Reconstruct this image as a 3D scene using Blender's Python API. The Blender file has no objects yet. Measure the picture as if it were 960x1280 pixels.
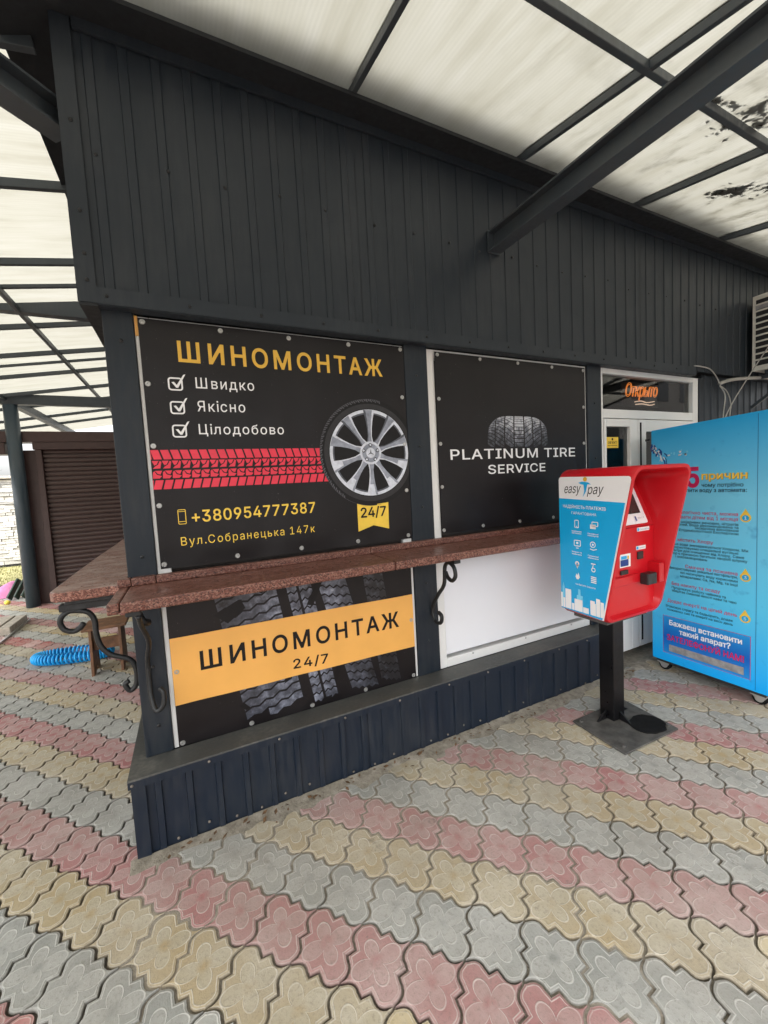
import bpy, bmesh, math, random
from mathutils import Vector, Matrix, noise
random.seed(7)
S = bpy.context.scene
C = S.collection
rad = math.radians

# ------------------------------------------------------------------ camera
FPX, YAW, PITCH, ROLL = 503.475, 0.448918, -0.0712265, -0.0543898
CAM = Vector((0.0, -2.026, 1.5))
cyw, syw, cpt, spt = math.cos(YAW), math.sin(YAW), math.cos(PITCH), math.sin(PITCH)
FWD = Vector((syw*cpt, cyw*cpt, spt)); RT0 = Vector((cyw, -syw, 0)); UP0 = RT0.cross(FWD)
RT = RT0*math.cos(ROLL) + UP0*math.sin(ROLL); UP = -RT0*math.sin(ROLL) + UP0*math.cos(ROLL)
cam = bpy.data.cameras.new('camera'); camo = bpy.data.objects.new('camera', cam); C.objects.link(camo)
m = Matrix((RT, UP, -FWD)).transposed().to_4x4(); m.translation = CAM
camo.matrix_world = m
cam.sensor_fit = 'VERTICAL'; cam.sensor_height = 36; cam.sensor_width = 27
cam.lens = 36*FPX/1280; cam.clip_start = 0.05; cam.clip_end = 500
S.camera = camo

# ------------------------------------------------------------------ world, sun, exposure (overcast day)
SUN_EL, SUN_AZ = rad(52), rad(235)          # azimuth clockwise from +Y
w = bpy.data.worlds.new('World'); S.world = w; w.use_nodes = True
nt = w.node_tree; nt.nodes.clear()
sky = nt.nodes.new('ShaderNodeTexSky'); sky.sky_type = 'NISHITA'; sky.sun_disc = False
sky.sun_elevation = SUN_EL; sky.sun_rotation = SUN_AZ; sky.dust_density = 5; sky.air_density = 1.0; sky.ozone_density = 1.0
hs = nt.nodes.new('ShaderNodeHueSaturation'); hs.inputs['Saturation'].default_value = 0.18
bg = nt.nodes.new('ShaderNodeBackground'); bg.inputs['Strength'].default_value = 0.15
wo = nt.nodes.new('ShaderNodeOutputWorld')
nt.links.new(sky.outputs[0], hs.inputs['Color']); nt.links.new(hs.outputs[0], bg.inputs[0]); nt.links.new(bg.outputs[0], wo.inputs[0])
sl = bpy.data.lights.new('sun', 'SUN'); sl.energy = 1.4; sl.angle = rad(25); sl.color = (1, .98, .96)
so = bpy.data.objects.new('sun', sl); C.objects.link(so)
sd = Vector((math.sin(SUN_AZ)*math.cos(SUN_EL), math.cos(SUN_AZ)*math.cos(SUN_EL), math.sin(SUN_EL)))
so.rotation_euler = sd.to_track_quat('Z', 'Y').to_euler(); so.location = (0, -6, 12)
S.view_settings.view_transform = 'Standard'; S.view_settings.look = 'None'
S.view_settings.exposure = 2.0; S.view_settings.gamma = 1; S.view_settings.use_curve_mapping = False
S.render.engine = 'CYCLES'; S.cycles.use_denoising = True
S.cycles.max_bounces = 6; S.cycles.diffuse_bounces = 4; S.cycles.glossy_bounces = 3; S.cycles.transparent_max_bounces = 8

# ------------------------------------------------------------------ materials
MATS = {}
def lin(r, g, b):
    f = lambda c: (c/12.92 if c <= .04045 else ((c+.055)/1.055)**2.4)
    return tuple(f(v/255) for v in (r, g, b)) + (1,)
class NB:
    """tiny node builder"""
    def __init__(s, name):
        s.m = bpy.data.materials.new(name); s.m.use_nodes = True; s.t = s.m.node_tree
        s.b = s.t.nodes['Principled BSDF']; s.out = s.t.nodes['Material Output']; MATS[name] = s.m
    def n(s, typ, **k):
        o = s.t.nodes.new(typ)
        for a, v in k.items():
            if a in ('v',):
                for i, x in v.items(): o.inputs[i].default_value = x
            else: setattr(o, a, v)
        return o
    def l(s, a, b): s.t.links.new(a, b)
    def math(s, op, a, b=None, c=None):
        o = s.n('ShaderNodeMath', operation=op)
        for i, x in enumerate((a, b, c)):
            if x is None: continue
            if isinstance(x, (int, float)): o.inputs[i].default_value = x
            else: s.l(x, o.inputs[i])
        return o.outputs[0]
    def noise(s, scale, detail=4, vec=None, rough=.55):
        o = s.n('ShaderNodeTexNoise'); o.inputs['Scale'].default_value = scale; o.inputs['Detail'].default_value = detail
        o.inputs['Roughness'].default_value = rough
        if vec is not None: s.l(vec, o.inputs['Vector'])
        return o.outputs['Fac']
    def ramp(s, fac, stops):
        o = s.n('ShaderNodeValToRGB'); e = o.color_ramp.elements
        while len(e) < len(stops): e.new(.5)
        for i, (p, c) in enumerate(stops): e[i].position = p; e[i].color = c if len(c) == 4 else tuple(c)+(1,)
        s.l(fac, o.inputs[0]); return o.outputs[0]
    def mix(s, fac, a, b, mode='MIX'):
        o = s.n('ShaderNodeMix', data_type='RGBA', blend_type=mode)
        for i, x in ((0, fac), (6, a), (7, b)):
            if isinstance(x, (int, float, tuple)): o.inputs[i].default_value = x if not isinstance(x, tuple) else (x if len(x) == 4 else x+(1,))
            else: s.l(x, o.inputs[i])
        return o.outputs[2]
    def maprange(s, v, a, b, c=0., d=1.):
        o = s.n('ShaderNodeMapRange'); s.l(v, o.inputs[0])
        for i, x in enumerate((a, b, c, d)): o.inputs[i+1].default_value = x
        return o.outputs[0]
    def bump(s, h, strength=.3, dist=.003):
        o = s.n('ShaderNodeBump'); o.inputs['Strength'].default_value = strength; o.inputs['Distance'].default_value = dist
        s.l(h, o.inputs['Height']); s.l(o.outputs[0], s.b.inputs['Normal']); return o
    def obj(s): return s.n('ShaderNodeTexCoord').outputs['Object']
    def pos(s): return s.n('ShaderNodeNewGeometry').outputs['Position']
    def mapv(s, vec, scale):
        o = s.n('ShaderNodeMapping'); o.inputs['Scale'].default_value = scale; s.l(vec, o.inputs[0]); return o.outputs[0]
    def col(s, c):
        if isinstance(c, tuple): s.b.inputs['Base Color'].default_value = c if len(c) == 4 else c+(1,)
        else: s.l(c, s.b.inputs['Base Color'])
    def set(s, **k):
        names = {'rough': 'Roughness', 'metal': 'Metallic', 'spec': 'Specular IOR Level', 'coat': 'Coat Weight'}
        for a, v in k.items():
            i = s.b.inputs[names.get(a, a)]
            if isinstance(v, (int, float, tuple)): i.default_value = v
            else: s.l(v, i)
        return s

def plain(name, c, rough=.5, metal=0., var=.12, scale=14, bump=0., spec=.5, rv=1.):
    """paint with slight mottling and uneven gloss"""
    b = NB(name); p = b.pos(); n = b.noise(scale, 5, p)
    dark = tuple(v*(1-var) for v in c[:3]); lite = tuple(min(1, v*(1+var)) for v in c[:3])
    b.col(b.ramp(n, [(.3, dark), (.7, lite)]))
    b.set(rough=b.maprange(b.noise(scale*2.3, 4, p), .3, .7, max(.03, rough-.08*rv), min(1, rough+.1*rv)), metal=metal, spec=spec)
    if bump: b.bump(b.noise(scale*8, 3, p), bump, .002)
    return b.m

def dusty(name, c, rough=.45, dust=.25, dustcol=(.16, .15, .13), spec=.35):
    """dark painted sheet steel with dust film and run marks"""
    b = NB(name); p = b.pos()
    n1 = b.noise(3.2, 6, p); n2 = b.noise(9, 5, b.mapv(p, (6, 6, .7)))
    f = b.math('MULTIPLY', b.maprange(b.math('MULTIPLY', n1, n2), .2, .42), dust)
    b.col(b.mix(f, c, dustcol))
    b.set(rough=b.maprange(n2, .3, .7, rough-.06, rough+.16), spec=spec)
    b.bump(b.noise(5, 3, p), .2, .006)
    return b.m
dusty('cladding', (.0195, .0265, .036), .38, .18, (.09, .095, .10), .3)
dusty('post_paint', (.0095, .0155, .024), .42, .10)
dusty('base_cladding', (.009, .0155, .028), .40, .10)
dusty('steel_paint', (.044, .056, .068), .40, .15, spec=.5)
dusty('column_paint', (.040, .062, .082), .33, .12, spec=.5)
dusty('sill_metal', (.07, .072, .07), .5, .75, (.16, .155, .14))
plain('soffit', (.02, .023, .027), .6, spec=.3)
plain('dark_interior', (.02, .02, .022), .8)
plain('screw_steel', (.45, .45, .44), .35, .6)
plain('screw_worn', (.16, .14, .12), .55, .3, var=.5, scale=60)
plain('screw_dark', (.02, .022, .025), .35, .3)
plain('upvc', (.76, .76, .75), .38, var=.012, scale=3, rv=.1)
plain('upvc_panel', (.80, .81, .85), .42, var=.008, scale=2, rv=.1, spec=.3)
plain('iron', (.03, .032, .034), .42, .5, var=.3, scale=40, bump=.2)
plain('wire', (.36, .35, .33), .5)
plain('black_cable', (.02, .02, .02), .5)
plain('rubber', (.005, .005, .0055), .8, bump=.3, spec=.2)
plain('parapet', (.09, .09, .09), .8)
plain('red_plastic', (.54, .006, .014), .32, var=.02, scale=2, rv=.25)
plain('white_print', (.82, .82, .84), .36, var=.015, scale=4, rv=.2)
plain('cyan_print', lin(18, 166, 226), .32, var=.02, scale=3, rv=.2)
plain('pale_cyan_print', lin(120, 205, 240), .3, var=.03)
plain('gold_print', lin(222, 176, 62), .4, var=.06, scale=30)
plain('yellow_print', lin(238, 200, 70), .4, var=.05, scale=30)
plain('amber_print', lin(232, 172, 88), .42, var=.05, scale=5)
plain('black_print', lin(16, 14, 16), .45, spec=.3)
plain('ink_print', lin(12, 40, 70), .4)
plain('crimson_print', lin(196, 30, 90), .4)
plain('band_red_print', lin(222, 45, 70), .4, var=.07, scale=25)
plain('navy_print', lin(16, 60, 135), .4)
plain('tyre_print', lin(30, 28, 31), .4, var=.3, scale=60)
plain('tyre_mark_print', lin(74, 74, 80), .4, var=.4, scale=50)
plain('silver_light_print', lin(205, 210, 222), .38, var=.16, scale=40)
plain('silver_mid_print', lin(140, 146, 160), .38, var=.3, scale=30)
plain('silver_dark_print', lin(78, 82, 92), .38, var=.3, scale=40)
plain('tape', (.33, .33, .34), .45, .2, var=.3, scale=25)
plain('screen', (.03, .026, .024), .12)
plain('caster_metal', (.5, .5, .5), .35, .7)
plain('black_box', (.02, .02, .022), .4)
plain('post_black', (.004, .004, .005), .35, spec=.35)
plain('plate_steel', (.085, .082, .078), .6, .2, var=.45, scale=16, bump=.3)
plain('ac_white', (.7, .68, .62), .45, var=.1)
plain('wood', (.16, .075, .035), .5, var=.4, scale=18)
plain('hose_blue', (.01, .36, .8), .35, var=.1)
plain('pink_cloth', (.62, .22, .42), .8)
plain('dark_green', (.01, .03, .02), .4)
plain('yellow_plastic', (.8, .62, .08), .4)
plain('concrete', (.42, .38, .32), .9, var=.25, scale=20, bump=.3)
plain('shutter_brown', (.062, .035, .032), .42, var=.05, scale=3)
plain('shutter_box', (.06, .032, .03), .42, var=.12)
plain('bark', (.05, .04, .03), .9, var=.4)
plain('leaf_dry', (.12, .065, .03), .8, var=.5, scale=60)
plain('leaf_wet', (.012, .010, .008), .8, var=.5, scale=60)
plain('plaster', (.36, .34, .31), .9)
plain('asphalt', (.06, .06, .06), .9, var=.25, scale=4, bump=.4)

b = NB('banner_vinyl'); p = b.pos()
spk = b.math('MULTIPLY', b.maprange(b.noise(110, 3, p), .70, .76), b.maprange(b.noise(4, 3, p), .45, .6))
b.col(b.mix(b.math('MULTIPLY', spk, .35), b.ramp(b.noise(2.2, 5, p), [(.35, lin(19, 16, 18)), (.7, lin(27, 23, 25))]), (.3, .29, .27)))
b.set(rough=b.maprange(b.noise(6, 4, p), .3, .7, .34, .48), spec=.3); b.bump(b.noise(420, 2, p), .05, .001)
b = NB('tread_print'); p = b.pos()
n = b.noise(34, 5, p); xx = b.n('ShaderNodeSeparateXYZ'); b.l(p, xx.inputs[0])
g = b.math('ADD', b.maprange(xx.outputs[0], .05, .34, -.30, .0), b.maprange(xx.outputs[0], .62, .95, 0, -.42))
b.col(b.ramp(b.math('ADD', n, g), [(.1, lin(24, 24, 28)), (.42, lin(72, 75, 86)), (.62, lin(116, 121, 136)), (.8, lin(170, 176, 190))])); b.set(rough=.4)
b = NB('platinum_tread_print'); p = b.pos()
n = b.noise(40, 4, p); xx = b.n('ShaderNodeSeparateXYZ'); b.l(p, xx.inputs[0])
g = b.math('ADD', b.maprange(xx.outputs[2], 1.66, 1.88, -.38, .12), b.math('MULTIPLY', b.math('ABSOLUTE', b.math('SUBTRACT', xx.outputs[0], 1.98)), -.9))
b.col(b.ramp(b.math('ADD', n, g), [(.0, lin(26, 27, 32)), (.3, lin(92, 95, 105)), (.55, lin(190, 194, 202))])); b.set(rough=.4)
b = NB('box_print'); xx = b.n('ShaderNodeSeparateXYZ'); b.l(b.pos(), xx.inputs[0])
b.col(b.ramp(b.maprange(xx.outputs[2], .16, .43), [(0, lin(30, 140, 220)), (.45, lin(20, 95, 190)), (1, lin(40, 150, 222))])); b.set(rough=.3)
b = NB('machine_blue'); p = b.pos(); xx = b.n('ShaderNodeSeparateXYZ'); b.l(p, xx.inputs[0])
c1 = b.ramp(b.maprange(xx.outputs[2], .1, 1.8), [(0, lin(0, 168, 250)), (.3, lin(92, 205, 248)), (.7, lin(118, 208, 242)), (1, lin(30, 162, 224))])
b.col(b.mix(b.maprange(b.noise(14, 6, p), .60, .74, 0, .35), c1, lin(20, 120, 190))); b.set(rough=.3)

# red granite
def granite(name, k, film, pink):
    b = NB(name); p = b.pos()
    v = b.n('ShaderNodeTexVoronoi'); v.inputs['Scale'].default_value = 210; b.l(p, v.inputs['Vector'])
    sp = b.n('ShaderNodeSeparateColor'); b.l(v.outputs['Color'], sp.inputs[0])
    c1 = b.ramp(sp.outputs[0], [(0, (.03*k, .010*k, .008*k)), (.3, (.105*k, .034*k, .024*k)), (.6, (.165*k, .06*k, .042*k)), (1, (.28*k, .15*k, .115*k))])
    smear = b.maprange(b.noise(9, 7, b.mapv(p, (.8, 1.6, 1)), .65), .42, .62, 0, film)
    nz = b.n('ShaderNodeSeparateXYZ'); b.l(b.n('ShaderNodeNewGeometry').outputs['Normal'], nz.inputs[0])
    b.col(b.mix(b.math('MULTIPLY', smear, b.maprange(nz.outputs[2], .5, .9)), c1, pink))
    b.set(rough=b.maprange(b.noise(30, 4, p), .3, .7, .25, .5)); b.bump(v.outputs['Distance'], .15, .001)
granite('granite', .95, .35, (.22, .12, .10)); granite('granite_reflect', 1.3, .8, (.36, .26, .235))  # side counter copy paints outdoor reflection in: lighter base, stronger pink smear

# polycarbonate
def poly(name, axis, dirt, k):
    b = NB(name); p = b.pos()
    sc = (3, .35, 1) if axis == 'y' else (.35, 3, 1)
    streak = b.noise(5, 6, b.mapv(p, sc), .6)
    w_ = b.n('ShaderNodeTexWave', bands_direction='X' if axis == 'y' else 'Y'); w_.inputs['Scale'].default_value = 17; b.l(p, w_.inputs[0])
    clean = b.ramp(streak, [(.28, (.34*k, .325*k, .26*k)), (.5, (.41*k, .398*k, .335*k)), (.72, (.45*k, .44*k, .385*k))])
    colr = b.mix(b.math('MULTIPLY', w_.outputs['Fac'], .34), clean, (.20, .195, .165))
    if dirt:
        sx = b.n('ShaderNodeSeparateXYZ'); b.l(p, sx.inputs[0])
        al = b.noise(5.5, 8, b.mapv(p, (1.6, .8, 1)), .72)
        f = b.math('MULTIPLY', b.maprange(al, .50, .66, 0, .75), b.maprange(sx.outputs[0], 1.2, 3.0, .08, 1.0))
        colr = b.mix(f, colr, (.09, .082, .058))
    tr = b.n('ShaderNodeBsdfTranslucent'); b.l(colr, tr.inputs[0])
    df = b.n('ShaderNodeBsdfDiffuse'); b.l(colr, df.inputs[0])
    gl = b.n('ShaderNodeBsdfGlossy'); gl.inputs['Roughness'].default_value = .3
    m1 = b.n('ShaderNodeMixShader'); m1.inputs[0].default_value = .2; b.l(tr.outputs[0], m1.inputs[1]); b.l(df.outputs[0], m1.inputs[2])
    fr = b.n('ShaderNodeFresnel'); fr.inputs[0].default_value = 1.4
    m2 = b.n('ShaderNodeMixShader'); b.l(b.math('MULTIPLY', fr.outputs[0], .35), m2.inputs[0]); b.l(m1.outputs[0], m2.inputs[1]); b.l(gl.outputs[0], m2.inputs[2])
    b.l(m2.outputs[0], b.out.inputs['Surface'])
poly('polycarbonate_front', 'y', True, .68); poly('polycarbonate_side', 'x', False, .55)

# thin window glass: clear with surface reflection
b = NB('glass'); tr = b.n('ShaderNodeBsdfTransparent'); tr.inputs[0].default_value = (.6, .63, .63, 1)
gl = b.n('ShaderNodeBsdfGlossy'); gl.inputs['Roughness'].default_value = .02
fr = b.n('ShaderNodeFresnel'); fr.inputs[0].default_value = 1.55; ms = b.n('ShaderNodeMixShader')
b.l(b.math('MULTIPLY_ADD', fr.outputs[0], 1.0, .05), ms.inputs[0]); b.l(tr.outputs[0], ms.inputs[1]); b.l(gl.outputs[0], ms.inputs[2]); b.l(ms.outputs[0], b.out.inputs['Surface'])
b = NB('neon_orange'); e = b.b; e.inputs['Base Color'].default_value = (.8, .2, .03, 1); e.inputs['Emission Color'].default_value = (1, .3, .05, 1); e.inputs['Emission Strength'].default_value = .24
b = NB('neon_white'); e = b.b; e.inputs['Base Color'].default_value = (.7, .5, .4, 1); e.inputs['Emission Color'].default_value = (1, .7, .5, 1); e.inputs['Emission Strength'].default_value = .25

# pavers: UV 'tile' = local tile coordinates, UV 'edge'.x = 0 at rim .. 1 at the flat
def paver_mat(name, base, deep, pale):
    b = NB(name)
    uv = b.n('ShaderNodeUVMap', uv_map='tile'); s1 = b.n('ShaderNodeSeparateXYZ'); b.l(uv.outputs[0], s1.inputs[0])
    ue = b.n('ShaderNodeUVMap', uv_map='edge'); s2 = b.n('ShaderNodeSeparateXYZ'); b.l(ue.outputs[0], s2.inputs[0])
    u, v_, e = s1.outputs[0], s1.outputs[1], s2.outputs[0]
    geo = b.n('ShaderNodeNewGeometry'); rnd = geo.outputs['Random Per Island']; p = geo.outputs['Position']
    r2 = b.math('ADD', b.math('MULTIPLY', u, u), b.math('MULTIPLY', v_, v_)); r = b.math('SQRT', r2)
    s2t = b.math('DIVIDE', b.math('MULTIPLY', b.math('MULTIPLY', u, v_), 2.), b.math('MAXIMUM', r2, .0005))
    a2 = b.math('ABSOLUTE', s2t)
    # lobed corners wide, tapered corners long
    R_ = b.math('ADD', b.math('MULTIPLY_ADD', b.math('POWER', a2, 1.1), .30, .13), b.math('MULTIPLY', s2t, .045))
    petal = b.maprange(b.math('ABSOLUTE', b.math('SUBTRACT', r, R_)), .006, .021, 1, 0)
    ring = b.math('MAXIMUM', b.maprange(b.math('ABSOLUTE', b.math('SUBTRACT', e, .8)), .08, .2, 1, 0), b.maprange(b.math('ABSOLUTE', b.math('SUBTRACT', e, .3)), .06, .14, .6, 0))
    lines = b.math('MAXIMUM', petal, ring)
    wear = b.maprange(b.noise(2.6, 6, p), .36, .66)
    lines = b.math('MULTIPLY', lines, b.maprange(b.noise(7, 4, p), .3, .6, .25, 1.))
    fine = b.noise(95, 5, p, .7); mid = b.noise(16, 5, p)
    inside = b.maprange(b.math('SUBTRACT', r, R_), -.012, .012, 1, 0)
    centre = b.math('MULTIPLY', b.maprange(r, .03, .16, 1, 0), b.maprange(b.noise(30, 5, p), .3, .6))
    c = b.mix(b.math('ADD', b.math('MULTIPLY_ADD', mid, .55, -.18), b.math('MULTIPLY', wear, .34)), base, pale)
    depth = b.math('MULTIPLY', b.math('MAXIMUM', b.math('SUBTRACT', .55, inside), centre), b.math('MULTIPLY_ADD', b.math('SUBTRACT', 1., wear), 1.2, .1))
    c = b.mix(b.math('MINIMUM', depth, .85), c, deep)
    c = b.mix(b.math('MULTIPLY', lines, .85), c, pale)
    c = b.mix(b.math('MULTIPLY', b.maprange(fine, .52, .72), .5), c, (.16, .145, .12))
    c = b.mix(b.maprange(b.noise(1.7, 7, p, .65), .56, .74, 0, .45), c, (.16, .14, .115))
    c = b.mix(b.maprange(b.noise(6.5, 8, p, .75), .60, .72, 0, .75), c, (.085, .075, .06))
    c = b.mix(b.maprange(b.noise(.9, 5, p, .6), .45, .65, 0, .35), c, (.33, .30, .25))
    tint = b.n('ShaderNodeHueSaturation'); b.l(c, tint.inputs['Color'])
    b.l(b.math('MULTIPLY_ADD', rnd, .34, .82), tint.inputs['Value']); b.l(b.math('MULTIPLY_ADD', b.math('FRACT', b.math('MULTIPLY', rnd, 7.3)), .5, .75), tint.inputs['Saturation'])
    # rim soiling
    cc = b.mix(b.math('MULTIPLY', b.maprange(e, .0, .4, 1, 0), .55), tint.outputs[0], (.12, .105, .085))
    b.col(cc); b.set(rough=.82, spec=.3)
    h = b.math('ADD', b.math('MULTIPLY', lines, .5), b.math('ADD', b.math('MULTIPLY', fine, .75), b.math('MULTIPLY', mid, .3)))
    b.bump(h, .5, .004)
paver_mat('paver_red', (.37, .175, .165), (.37, .065, .075), (.62, .50, .47))
paver_mat('paver_yellow', (.40, .335, .20), (.41, .29, .11), (.66, .61, .51))
paver_mat('paver_grey', (.33, .335, .31), (.26, .275, .255), (.60, .595, .565))
b = NB('joint_sand'); p = b.pos()
sy = b.n('ShaderNodeSeparateXYZ'); b.l(p, sy.inputs[0])
near = b.maprange(b.math('ADD', sy.outputs[1], b.math('MULTIPLY', b.noise(3, 4, p), .6)), -.75, -.15)
dark = b.ramp(b.noise(40, 5, p), [(.3, (.045, .037, .03)), (.7, (.11, .092, .073))])
sand = b.ramp(b.noise(40, 5, p), [(.3, (.17, .15, .12)), (.7, (.30, .27, .22))])
lft = b.maprange(sy.outputs[0], -.6, .2)
b.col(b.mix(b.math('MULTIPLY', near, lft), dark, sand)); b.set(rough=.95); b.bump(b.noise(160, 4, p), .6, .004)
b = NB('dirt'); p = b.pos()
b.col(b.ramp(b.noise(22, 7, p, .7), [(.25, (.10, .085, .065)), (.5, (.24, .215, .175)), (.75, (.36, .335, .29))])); b.set(rough=.95); b.bump(b.noise(120, 5, p), .7, .005)
b = NB('lawn'); p = b.pos()
b.col(b.ramp(b.noise(6, 6, p), [(.3, (.20, .19, .08)), (.7, (.33, .30, .14))])); b.set(rough=.95); b.bump(b.noise(60, 4, p), .8, .02)
b = NB('ledge_stone'); p = b.pos()
b.col(b.mix(b.n('ShaderNodeNewGeometry').outputs['Random Per Island'], (.34, .33, .31), (.62, .60, .56))); b.set(rough=.9); b.bump(b.noise(30, 4, p), .5, .01)

# ------------------------------------------------------------------ mesh helpers
def tag(o, label=None, cat=None, group=None, kind=None):
    if label: o['label'] = label
    if cat: o['category'] = cat
    if group: o['group'] = group
    if kind: o['kind'] = kind
    return o
def empty(name, loc, label, cat, group=None):
    o = bpy.data.objects.new(name, None); o.empty_display_size = .1; o.location = loc; C.objects.link(o)
    return tag(o, label, cat, group)
def link(name, me, parent=None):
    o = bpy.data.objects.new(name, me); C.objects.link(o)
    if parent is not None:
        o.parent = parent
        o.matrix_parent_inverse = PINV(parent)
    return o
def PINV(p):
    t = Matrix.Identity(4); q = p
    while q is not None:
        t = Matrix.Translation(-Vector(q.location)) if q.parent is None else t
        q = q.parent
    return t if p.parent is None else Matrix.Identity(4)
class B:
    def __init__(s): s.v = []; s.f = []
    def add(s, vs, fs):
        k = len(s.v); s.v += [tuple(x) for x in vs]; s.f += [tuple(i+k for i in f) for f in fs]; return s
    def box(s, x0, x1, y0, y1, z0, z1):
        if x0 > x1: x0, x1 = x1, x0
        if y0 > y1: y0, y1 = y1, y0
        if z0 > z1: z0, z1 = z1, z0
        return s.add([(x0,y0,z0),(x1,y0,z0),(x1,y1,z0),(x0,y1,z0),(x0,y0,z1),(x1,y0,z1),(x1,y1,z1),(x0,y1,z1)],
                     [(0,3,2,1),(4,5,6,7),(0,1,5,4),(1,2,6,5),(2,3,7,6),(3,0,4,7)])
    def bar(s, a, b, wd, ht, up=(0, 0, 1)):
        """box section from a to b, width wd (sideways), height ht (along up)"""
        a, b = Vector(a), Vector(b); d = (b-a).normalized(); sd_ = d.cross(Vector(up)).normalized(); u = sd_.cross(d)
        P = []
        for q in (a, b):
            for i, j in ((-1,-1),(1,-1),(1,1),(-1,1)): P.append(q + sd_*(i*wd/2) + u*(j*ht/2))
        return s.add(P, [(0,3,2,1),(4,5,6,7),(0,1,5,4),(1,2,6,5),(2,3,7,6),(3,0,4,7)])
    def tube(s, pts, r, n=8, closed=False, flat=None):
        pts = [Vector(p) for p in pts]; m_ = len(pts); k = len(s.v); up = None
        for i, p in enumerate(pts):
            if closed: d = pts[(i+1) % m_]-pts[i-1]
            else: d = pts[min(i+1, m_-1)]-pts[max(i-1, 0)]
            d.normalize()
            if up is None:
                up = Vector((0, 0, 1)) if abs(d.z) < .9 else Vector((1, 0, 0))
            sd_ = d.cross(up)
            if sd_.length < 1e-5: sd_ = d.orthogonal()
            sd_.normalize(); up = sd_.cross(d).normalized()
            rr = r[i] if isinstance(r, (list, tuple)) else r
            for j in range(n):
                a = 2*math.pi*j/n
                s.v.append(tuple(p + sd_*(rr*math.cos(a)) + up*(rr*math.sin(a))))
        rng = m_ if closed else m_-1
        for i in range(rng):
            for j in range(n):
                a0, a1 = k+i*n, k+((i+1) % m_)*n
                s.f.append((a0+j, a0+(j+1) % n, a1+(j+1) % n, a1+j))
        if not closed:
            s.f.append(tuple(k+j for j in reversed(range(n)))); s.f.append(tuple(k+(m_-1)*n+j for j in range(n)))
        return s
    def cyl(s, a, b, r, n=16): return s.tube([a, b], r, n)
    def prism(s, poly, axis, a, b_):
        """extrude 2-D polygon along axis ('x','y','z')"""
        n = len(poly)
        mk = {'x': lambda p, t: (t, p[0], p[1]), 'y': lambda p, t: (p[0], t, p[1]), 'z': lambda p, t: (p[0], p[1], t)}[axis]
        return s.add([mk(p, a) for p in poly]+[mk(p, b_) for p in poly],
                     [tuple(reversed(range(n))), tuple(range(n, 2*n))]+[(i, (i+1) % n, n+(i+1) % n, n+i) for i in range(n)])
    def grid(s, fn, us, vs):
        k = len(s.v); nu, nv = len(us), len(vs)
        for a in us:
            for b_ in vs: s.v.append(tuple(fn(a, b_)))
        for i in range(nu-1):
            for j in range(nv-1): s.f.append((k+i*nv+j, k+(i+1)*nv+j, k+(i+1)*nv+j+1, k+i*nv+j+1))
        return s
    def mesh(s, name, mat, fix=True):
        me = bpy.data.meshes.new(name); me.from_pydata(s.v, [], s.f)
        if mat: me.materials.append(MATS[mat])
        if fix:
            bm = bmesh.new(); bm.from_mesh(me); bmesh.ops.recalc_face_normals(bm, faces=bm.faces[:]); bm.to_mesh(me); bm.free()
        me.update(); return me
    def obj(s, name, mat, parent=None, bevel=0, smooth=False, fix=True, seg=2):
        me = s.mesh(name, mat, fix); o = link(name, me, parent)
        if smooth: me.polygons.foreach_set('use_smooth', [True]*len(me.polygons))
        if bevel:
            md = o.modifiers.new('bevel', 'BEVEL'); md.width = bevel; md.segments = seg; md.limit_method = 'ANGLE'; md.angle_limit = rad(40)
        return o
def lins(a, b, n): return [a+(b-a)*i/(n-1) for i in range(n)]
def spline(pts, n=8):
    """Catmull-Rom through pts"""
    P = [Vector(p) for p in pts]; out = []
    for i in range(len(P)-1):
        p0, p1, p2, p3 = P[max(i-1, 0)], P[i], P[i+1], P[min(i+2, len(P)-1)]
        for k in range(n):
            t = k/n
            out.append(.5*((2*p1)+(p2-p0)*t+(2*p0-5*p1+4*p2-p3)*t*t+(3*p1-p0-3*p2+p3)*t**3))
    out.append(P[-1]); return out

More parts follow.
